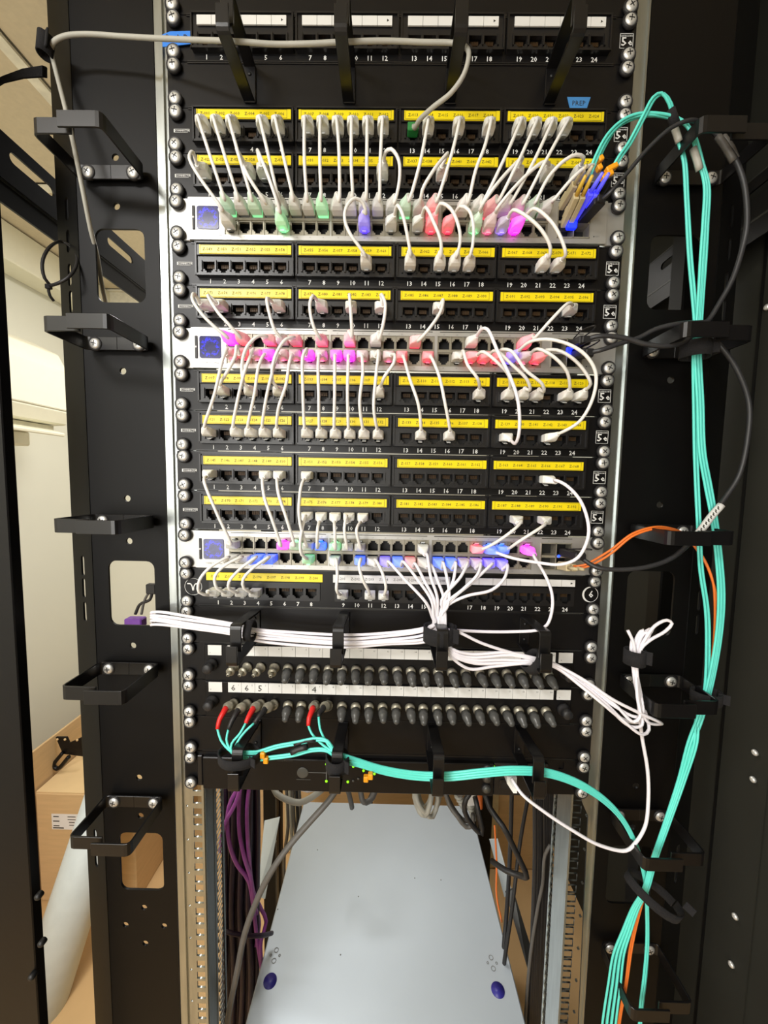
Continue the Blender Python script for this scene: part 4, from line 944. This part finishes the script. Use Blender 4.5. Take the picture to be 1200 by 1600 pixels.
# fibres of the lower fibre panel
def fibre_pair(n, k0, lab, pA, pB, mid, extra, dz):
    A = Vector((FX[k0], -.006, zc(16)+FZ)); root = empty('fibre_cable', A, lab, 'fibre cord', 'aqua fibre cords with red and black boots')
    for j, (px, col) in enumerate(((pA, 'red'), (pB, 'rubber'))):
        J = Vector((FX[k0+j], -.006, zc(16)+FZ)); b0 = at(px[0][0], px[0][1], -.024)
        ax = (b0-J).normalized(); g = MB(); L = (b0-J).length
        g.lathe([(.0058, 0), (.0058, .003), (.0050, .0035), (.0050, .008), (.0056, .009), (.0056, L*.8), (.0040, L*.85), (.0036, L)], J-A, 'nickel', axis=ax, n=14)
        cn = obj('connector', g, root); e = [at(a, b, y) for a, b, y in px[1]]
        g = MB(); g.tube([b0-A-ax*.002]+[p-A for p in e], lambda t: .0036-.0014*t, col, n=10); bo = obj('boot', g, cn)
        if col == 'red': tag(bo, 'red boot')
        else: tag(bo, 'black boot')
        pts = [(a, b, y) for a, b, y in px[1][-1:]]+px[2]
        m_ = [(a+j*2.0*1.2, b+dz+(j-.5)*3.2, y) for a, b, y in mid]
        strand(root, A, pts+m_, .0013, 'aqua')
    extra(root, A)
R2 = [(560,1193,-.050),(600,1205,-.046),(650,1213,-.044),(700,1214,-.046),(750,1209,-.050),(800,1205,-.052),(850,1208,-.050),(895,1222,-.048),(935,1245,-.046),(965,1273,-.044),(985,1305,-.042),(1000,1345,-.040),(1008,1385,-.036),(1010,1430,-.034),(1010,1480,-.036),(1006,1530,-.040),(1000,1580,-.044),(998,1640,-.044)]
R1 = [(378,1178,-.050),(410,1172,-.046)]
def ex1(root, A):
    obj('sleeve', tubemesh(run([(460,1163.5,-.047),(478,1157,-.047),(494,1156,-.047)]), .0026, 'rubber', A), root)
def ex2(root, A):
    for a, b in ((411, 1179), (416, 1187)): obj('clip', MB().box(at(a, b, -.050)-A, (.0052, .006, .0065), 'clip_orange', .0008), root)
def ex3(root, A):
    for a, b in ((572, 1216), (579, 1212)): obj('clip', MB().box(at(a, b, -.052)-A, (.0052, .006, .0062), 'clip_orange', .0008), root)
fibre_pair(0, 0, 'aqua fibre pair in the two leftmost couplers, red and black boots, squares 6 and 6',
    ((352,1107), [(350,1112,-.028),(343,1125,-.034),(340,1139,-.038)], [(345,1156,-.042),(356,1170,-.046),(366,1177,-.050)]),
    ((371,1110), [(369,1115,-.028),(362,1127,-.034),(357,1140,-.038)], [(354,1155,-.042),(358,1168,-.046),(368,1178,-.050)]),
    [(385,1177,-.052),(400,1177,-.050),(430,1168,-.048),(462,1162,-.048),(495,1156,-.048),(512,1160,-.050),(526,1180,-.052)]+R2, ex1, -1)
fibre_pair(1, 2, 'aqua fibre pair in couplers three and four, red and black boots, square 5',
    ((395,1107), [(393,1112,-.028),(388,1121,-.034),(384,1130,-.038)], [(375,1146,-.042),(362,1162,-.046),(362,1176,-.050)]),
    ((413,1108), [(411,1113,-.028),(404,1121,-.034),(397,1130,-.038)], [(385,1141,-.042),(372,1158,-.046),(366,1177,-.050)]),
    [(385,1181,-.052),(400,1183,-.050),(430,1180,-.048),(458,1176,-.048),(485,1169,-.048),(510,1170,-.050),(526,1184,-.052)]+R2, ex2, 3)
fibre_pair(2, 6, 'aqua fibre pair in couplers seven and eight, red and black boots, square 4',
    ((489,1106), [(487,1112,-.028),(483,1122,-.034),(482,1134,-.038)], [(487,1146,-.042),(500,1160,-.046),(516,1172,-.050)]),
    ((505,1105), [(503,1110,-.028),(499,1114,-.032),(498,1120,-.036)], [(500,1138,-.042),(508,1156,-.046),(518,1170,-.050)]),
    [(526,1182,-.054)]+R2, ex3, -5)
root = empty('fibre_sleeve', at(526, 1176, -.05), 'black sleeve on the aqua fibres between the two lowest left rings', 'sleeve')
A = root.location.copy(); obj('sleeve', tubemesh(run([(455,1176,-.050),(465,1171,-.050),(480,1167,-.050)]), .0030, 'rubber', A), root); 

# orange duplex
A = at(888, 884, -.004); root = empty('fibre_cable', A, 'orange fibre pair leaving the lowest switch at its right end', 'fibre cord')
lc(root, A, at(877, 884, -.004), at(893, 887, -.026), 'beige', 'beige')
for s in (-1, 1):
    strand(root, A, [(895,887+s*2,-.030),(912,885+s*2,-.034),(932,876+s*3,-.036),(956,861+s*3,-.038),(988,836+s*2,-.040),(1022,825+s*1.5,-.040),(1050,827+s,-.034),(1072,838+s,-.022),(1089,858+s,-.026),(1103,880+s,-.030),(1114,910,-.032),(1119+s*2,945,-.032),(1117+s*2,1007,-.030),(1104+s,1083,-.026),(1088+s,1140,-.030),(1065+s,1222,-.034),(1035+s,1300,-.036),(1018+s,1345,-.036),(1008,1395,-.030),(995+s,1440,-.030),(986+s*1.5,1480,-.032),(978+s,1539,-.038),(970+s,1580,-.040),(962+s,1640,-.040)], .0012, 'orange')
# black cables
def dac(lab, a, b, path, r=.0024, extra=None, lit=False):
    A = at(a[0], a[1], -.004); root = empty('copper_cable', A, lab, 'cable', 'thick black cables into the switch ends'); B = at(b[0], b[1], -.032)
    d = (B-A); L = d.length; d.normalize(); q = Vector((0, -1, 0)).rotation_difference(d).to_matrix()
    g = MB(); g.box(d*L*.5, (.0125, L, .0085), 'nickel' if False else 'rubber', .0012, q); g.box(d*L*.85, (.0090, L*.5, .0070), 'rubber', .0010, q); h = obj('connector', g, root)
    obj('pull_tab', tubemesh([A+d*L*.4+q @ Vector((.004, 0, .005)), A+d*L*1.1+q @ Vector((.005, 0, .009)), A+d*L*1.5+q @ Vector((0, 0, .010)), A+d*L*1.1+q @ Vector((-.005, 0, .009)), A+d*L*.4+q @ Vector((-.004, 0, .005))], .0007, 'rubber', A, n=6), h)
    obj('cable', tubemesh([B-d*.004]+run(path), r, 'black_cable', A), root)
    if extra: extra(root, A)
    return root, A
def x1(root, A): obj('wrap_label', tubemesh(run([(1089,836,-.043),(1100,822,-.043),(1112,806,-.042),(1127,789,-.042)]), .0036, 'print_white', A), root); tag(root.children[-1], 'white wrap label printed with small marks')
root, A = dac('thick black cable from the lowest switch, curving right past a white wrap label', (880,862), (908,870), [(931,886,-.040),(962,890,-.044),(1010,886,-.046),(1051,871,-.044),(1089,836,-.042),(1108,811,-.040),(1137,772,-.038),(1155,742,-.038),(1168,685,-.038),(1170,630,-.038),(1150,575,-.038),(1122,537,-.036),(1104,522,-.030)], extra=x1)
random.seed(11)
g = MB()
for k in range(9):
    p = at(1092+k*3.8, 833-k*4.8, -.0465); g.box(p-A, (.0022, .0008, .0006), 'print_black', 0, Matrix.Rotation(.9, 3, 'Y')); g.box(p-A+Vector((0, 0, .0016)), (.0016, .0008, .0005), 'print_black', 0, Matrix.Rotation(.9, 3, 'Y'))
obj('wrap_print', g, root)
def led2(root, A):
    obj('port_light', MB().lathe([(.0016, 0), (.001, .001)], at(886, 869, -.007)-A, 'led_red', n=8).lathe([(.0016, 0), (.001, .001)], at(873, 869, -.007)-A, 'led_blue', n=8), root)
led2(root, A)
def leds2(root, A): obj('port_light', MB().box(at(889, 549, -.009)-A, (.006, .003, .009), 'lc_led', .001).box(at(902, 538, -.016)-A, (.016, .004, .005), 'lc_led', .001, Matrix.Rotation(-.5, 3, 'Y')), root)
dac('upper thick black cable from the middle switch, glowing blue at its plug', (893,540), (915,531), [(930,526,-.036),(950,525,-.038),(980,529,-.040),(1005,537,-.042),(1040,541,-.044),(1065,536,-.044),(1085,522,-.040),(1100,512,-.034)], extra=leds2)
dac('lower thick black cable from the middle switch, crossing under the other', (896,556), (920,551), [(935,548,-.036),(975,535,-.038),(1000,527,-.038),(1025,514,-.040),(1060,506,-.042),(1095,504,-.036),(1105,502,-.034),(1125,472,-.034),(1145,435,-.036),(1162,380,-.038),(1167,350,-.040),(1163,290,-.040),(1150,252,-.040),(1137,232,-.040),(1125,215,-.036),(1110,200,-.03)])
dac('thin black cable rising steeply from the top switch to the topmost right ring', (908,345), (938,312), [(950,304,-.038),(975,276,-.042),(1012,233,-.046),(1050,199,-.050),(1078,188,-.052),(1100,195,-.044)], r=.0019)
A = at(1137, 232, -.040); root = empty('wrap_label_pair', A, 'grey wrap label on the black cables right of the topmost right ring', 'cable label')
obj('label_sleeve', tubemesh([at(1121,213,-.039), at(1135,232,-.041), at(1146,252,-.041)], .0030, 'cord_dim', A), root)
obj('label_sleeve', tubemesh([at(1130,212,-.037), at(1143,230,-.039), at(1151,248,-.039)], .0024, 'cord_dim', A), root)

# ---------------------------------------------------------------- hook and loop straps
def strap(px, py, y, rx_, ry_, w_, label, tilt=0, axis='Z', tail=True):
    c = at(px, py, y); root = empty('cable_strap', c, label, 'cable strap', 'black hook and loop straps')
    g = MB(); n = 20; t = .0014; R = Matrix.Rotation(tilt, 3, 'Y')
    secs = []
    for k in range(n+1):
        a = 2*PI*k/n+.3; k2 = 1+.05*math.sin(3*a)+(.10*k/n)
        ring = []
        for rr, zz in ((0, -w_/2), (0, w_/2), (t, w_/2), (t, -w_/2)):
            v = Vector(((rx_*k2+rr)*math.cos(a), (ry_*k2+rr)*math.sin(a), zz))
            if axis == 'X': v = Vector((v.z, v.y, v.x))
            ring.append(R @ v)
        secs.append(ring)
    g.loft(secs, 'velcro', smooth=True); obj('band', g, root)
    if tail:
        g = MB(); g.box((rx_*.9, -ry_*.8, w_*.1), (.010, .0016, w_*.9), 'velcro', .0004, R @ Matrix.Rotation(-.6, 3, 'Z')); obj('loose_end', g, root)
    return root
strap(687, 990, -.046, .0150, .0125, .0165, 'black strap around the white bundle on the third upper ring')
strap(832, 1034, -.048, .0105, .0100, .0110, 'black strap tilted around white cords at the fourth ring', tilt=.7, axis='X')
strap(373, 1181, -.050, .0200, .0130, .0100, 'black strap gripping the aqua fibres at the first lower ring')
strap(527, 1190, -.052, .0105, .0115, .0140, 'black strap gripping the aqua fibres at the second lower ring')
strap(992, 1026, -.050, .0085, .0080, .0150, 'black strap around the looped hank of white cords on the right')
strap(1104, 1088, -.036, .0130, .0100, .0120, 'black strap on aqua fibres at the fourth right ring')
strap(1087, 547, -.038, .0115, .0110, .0150, 'black strap below the second right ring')
strap(1022, 1398, -.040, .0310, .0180, .0090, 'large loose black strap loop between the two lowest right rings', tilt=.55)
strap(391, 986, -.045, .0090, .0090, .0080, 'small black strap on the white bundle at the first upper ring', axis='X', tail=False)
strap(71, 72, -.018, .0050, .0060, .0180, 'black strap at the upper left plate edge holding the grey cord', tilt=.15)
A = at(0, 120, -.02); root = empty('cable_tie', A, 'flat black strap reaching in from the left near the top', 'strap')
g = MB(); P = [at(-25, 132, -.04), at(5, 118, -.03), at(35, 107, -.02), at(66, 102, -.01), at(72, 104, 0)]; P2 = [at(-25, 146, -.04), at(5, 128, -.03), at(35, 121, -.02), at(66, 119, -.01), at(72, 120, 0)]
g.loft([[p-A, q-A, q-A+Vector((0, .0015, 0)), p-A+Vector((0, .0015, 0))] for p, q in zip(P, P2)], 'velcro', smooth=False); obj('band', g, root)
A = at(90, 420, -.002); root = empty('cable_tie', A, 'black zip tie loop hanging through the slots of the left plate', 'zip tie')
obj('loop', tubemesh(run([(80,447,-.006),(70,435,-.012),(66,412,-.014),(73,392,-.010),(84,381,-.002),(98,378,.012),(112,386,.012),(120,400,.006),(118,418,-.004),(106,434,-.012),(90,443,-.012),(76,449,-.008),(78,462,-.006),(84,470,-.002)]), .0016, 'rubber', A, n=6), root)
obj('head', MB().box(at(76, 448, -.008)-A, (.006, .004, .005), 'rubber', .0006), root)

# ---------------------------------------------------------------- cables behind, below the last device
def backcord(name, lab, pts, r, m, group=None, cat='cable'):
    A = at(*pts[0]); root = tag(obj(name, tubemesh(run(pts), r, m, A, n=7, step=.012), loc=A), lab, cat, group); return root
for i, (pts, l) in enumerate((([(378,1225,.16),(368,1255,.16),(350,1290,.16),(344,1330,.17)], 'bright purple cable slanting behind the left perforated rail'),
    ([(375,1225,.17),(357,1262,.17),(357,1310,.17),(370,1350,.18),(388,1375,.19),(396,1420,.2),(402,1470,.2),(410,1520,.2)], 'violet cable bulging left, lowest of the three purple curves'),
    ([(376,1225,.18),(373,1260,.18),(374,1300,.18),(382,1340,.18),(392,1372,.19),(398,1415,.2),(405,1445,.22),(400,1480,.2)], 'middle purple cable curving down behind the left rail'),
    ([(390,1225,.18),(386,1260,.18),(387,1310,.18),(390,1350,.19),(395,1390,.2),(408,1420,.22),(416,1440,.22),(408,1470,.2),(408,1500,.2)], 'straightest purple cable, rightmost of the three purple curves'))):
    backcord('purple_cable', l, pts, .0034, 'purple', 'bright purple cables behind the left rail')
backcord('purple_cable', 'thin purple cable running level low behind the left rail', [(350,1455,.17),(380,1462,.17),(405,1462,.18),(425,1458,.22)], .0035, 'purple_dark')
random.seed(21)
for i in range(16):
    x = 352+i*3.3; y = .20+.035*((i*7) % 4)/3
    backcord('dark_purple_cable', 'dark purple cable hanging straight in the thick bunch behind the left rail', [(x, 1215, y), (x+random.uniform(-2, 2), 1300, y), (x+random.uniform(-3, 3)-1, 1420, y), (x+random.uniform(-3, 3)-2, 1520, y), (x-4, 1640, y)], .0052, 'purple_dark', 'dark purple bunch behind the left rail')
backcord('power_cable', 'thick dark grey cable sweeping from under the last device to the lower left', [(530,1228,.08),(515,1250,.07),(490,1278,.06),(455,1318,.05),(425,1360,.04),(400,1410,.04),(382,1460,.04),(370,1520,.04),(358,1580,.05),(350,1650,.06)], .0042, 'cord_dim')
for i, (pts, r_, m_, l) in enumerate(((([(425,1225,.3),(432,1240,.28),(450,1250,.27),(468,1254,.27),(488,1245,.27),(505,1232,.28)]), .0058, 'cord_grey', 'thick grey cable sagging above the back left of the pale cabinet'),
    ([(455,1228,.3),(480,1237,.3),(505,1232,.3)], .002, 'cord_bright', 'thin white wire just under the last device'),
    ([(540,1225,.35),(545,1240,.35),(550,1262,.36)], .0055, 'cord_dim', 'short dark cable dropping behind the second ring'),
    ([(563,1225,.35),(566,1250,.33),(572,1254,.33),(582,1246,.34),(588,1228,.35)], .006, 'cord_dim', 'short grey loop standing on the pale cabinet'),
    ([(590,1225,.4),(580,1240,.36),(575,1252,.35)], .003, 'rubber', 'thin black wire beside the short grey loop'),
    ([(650,1225,.22),(648,1245,.22),(656,1268,.2),(664,1274,.2),(672,1256,.2),(676,1228,.22)], .0048, 'cord_grey', 'grey cable loop hanging lowest over the cabinet'),
    ([(652,1225,.24),(656,1250,.23),(664,1262,.22),(676,1240,.22),(680,1226,.24)], .0044, 'cord_grey', 'second grey loop hanging inside the lowest one'),
    ([(680,1225,.22),(684,1250,.22),(676,1276,.21),(664,1270,.2),(652,1252,.2),(649,1226,.22)], .0044, 'cord_grey', 'third grey loop crossing the others from the right'),
    ([(684,1225,.24),(688,1240,.24),(682,1262,.23),(672,1278,.22)], .004, 'cord_grey', 'short grey cable right of the hanging loops'),
    ([(693,1225,.2),(702,1258,.19),(715,1276,.18),(728,1292,.18),(737,1290,.18),(739,1272,.18)], .0038, 'cord_dim', 'dark grey cable curving to the grey plug boots'),
    ([(690,1225,.22),(708,1262,.2),(722,1280,.19),(733,1284,.19)], .0035, 'cord_dim', 'second dark cable curving to the grey plug boots'),
    ([(745,1225,.16),(728,1248,.15),(726,1268,.15),(738,1290,.15),(753,1303,.15),(750,1280,.15),(742,1245,.16)], .0042, 'rubber', 'black power lead loop at the cabinet corner'),
    ([(755,1228,.14),(765,1262,.12),(785,1290,.1),(803,1325,.1),(816,1352,.1),(823,1370,.1),(812,1368,.11),(790,1360,.12),(768,1345,.14)], .0042, 'rubber', 'black lead with a sharp bend in the right gap'),
    ([(826,1240,.25),(812,1320,.25),(800,1420,.22),(786,1520,.2),(780,1640,.2)], .0035, 'rubber', 'long black lead hanging straight in the right gap'),
    ([(800,1230,.25),(797,1330,.25),(792,1420,.25),(786,1500,.22),(784,1640,.2)], .004, 'rubber', 'long black lead nearest the cabinet in the right gap'),
    ([(860,1320,.16),(852,1335,.16),(848,1380,.17),(840,1420,.17),(828,1500,.17),(818,1640,.18)], .0028, 'cord_dim', 'thin grey cable hanging beside the right perforated strip'),
    ([(773,1290,.25),(776,1350,.25),(776,1400,.25),(784,1440,.25)], .0018, 'orange', 'thin orange wire beside the right support arm'),
    ([(750,1226,.24),(750,1262,.24)], .005, 'orange', 'short orange cable end at the cabinet back corner'))):
    backcord('rear_cable', l, pts, r_, m_)
random.seed(5)
for i in range(9):
    x = 836+i*3.2; backcord('dark_cable', 'black cable hanging straight in the bunch behind the right perforated strip', [(x, 1225, .19), (x+random.uniform(-2, 2), 1330, .19), (x-4+random.uniform(-2, 2), 1450, .18), (x-10, 1640, .18)], .0045, 'rubber', 'black bunch behind the right rail')
backcord('purple_cable', 'purple cable end showing beside the right perforated strip', [(856,1350,.2),(853,1400,.2),(849,1440,.2)], .003, 'purple')
for i, (px, py, l) in enumerate(((716, 1248, 'upper grey network plug boot behind the cabinet corner'), (735, 1262, 'lower white network plug boot behind the cabinet corner'))):
    A = at(px, py, .2); root = empty('network_plug', A, l, 'plug'); g = MB(); g.box((0, 0, .022), (.018, .014, .028), 'paper' if i else 'cord_dim', .002, Matrix.Rotation(-.2 if i else -.5, 3, 'Y')); obj('housing', g, root)
    g = MB()
    for k in range(5): g.lathe([(.0075-.0006*k, 0), (.0068-.0006*k, .004)], (.003*k*(.5 if i else 1), 0, .006-.0062*k), 'cord_grey', axis=(0, 0, -1), n=10)
    obj('strain_relief', g, root)
# vertical grey cables by the rear post
for i in range(5):
    x = 447+i*5; backcord('rear_grey_cable', 'grey cable running down beside the rear left post', [(x, 1225, .55), (x+3, 1290, .53), (x+(-3, 4, 9, -1, 2)[i], 1340, .53), (x-2, 1420, .52), (x-8, 1500, .5)], .0045, ('cord_dim', 'cord_grey', 'cord_dim', 'rubber', 'cord_dim')[i], 'grey cables by the rear left post')
bpy.context.view_layer.update()
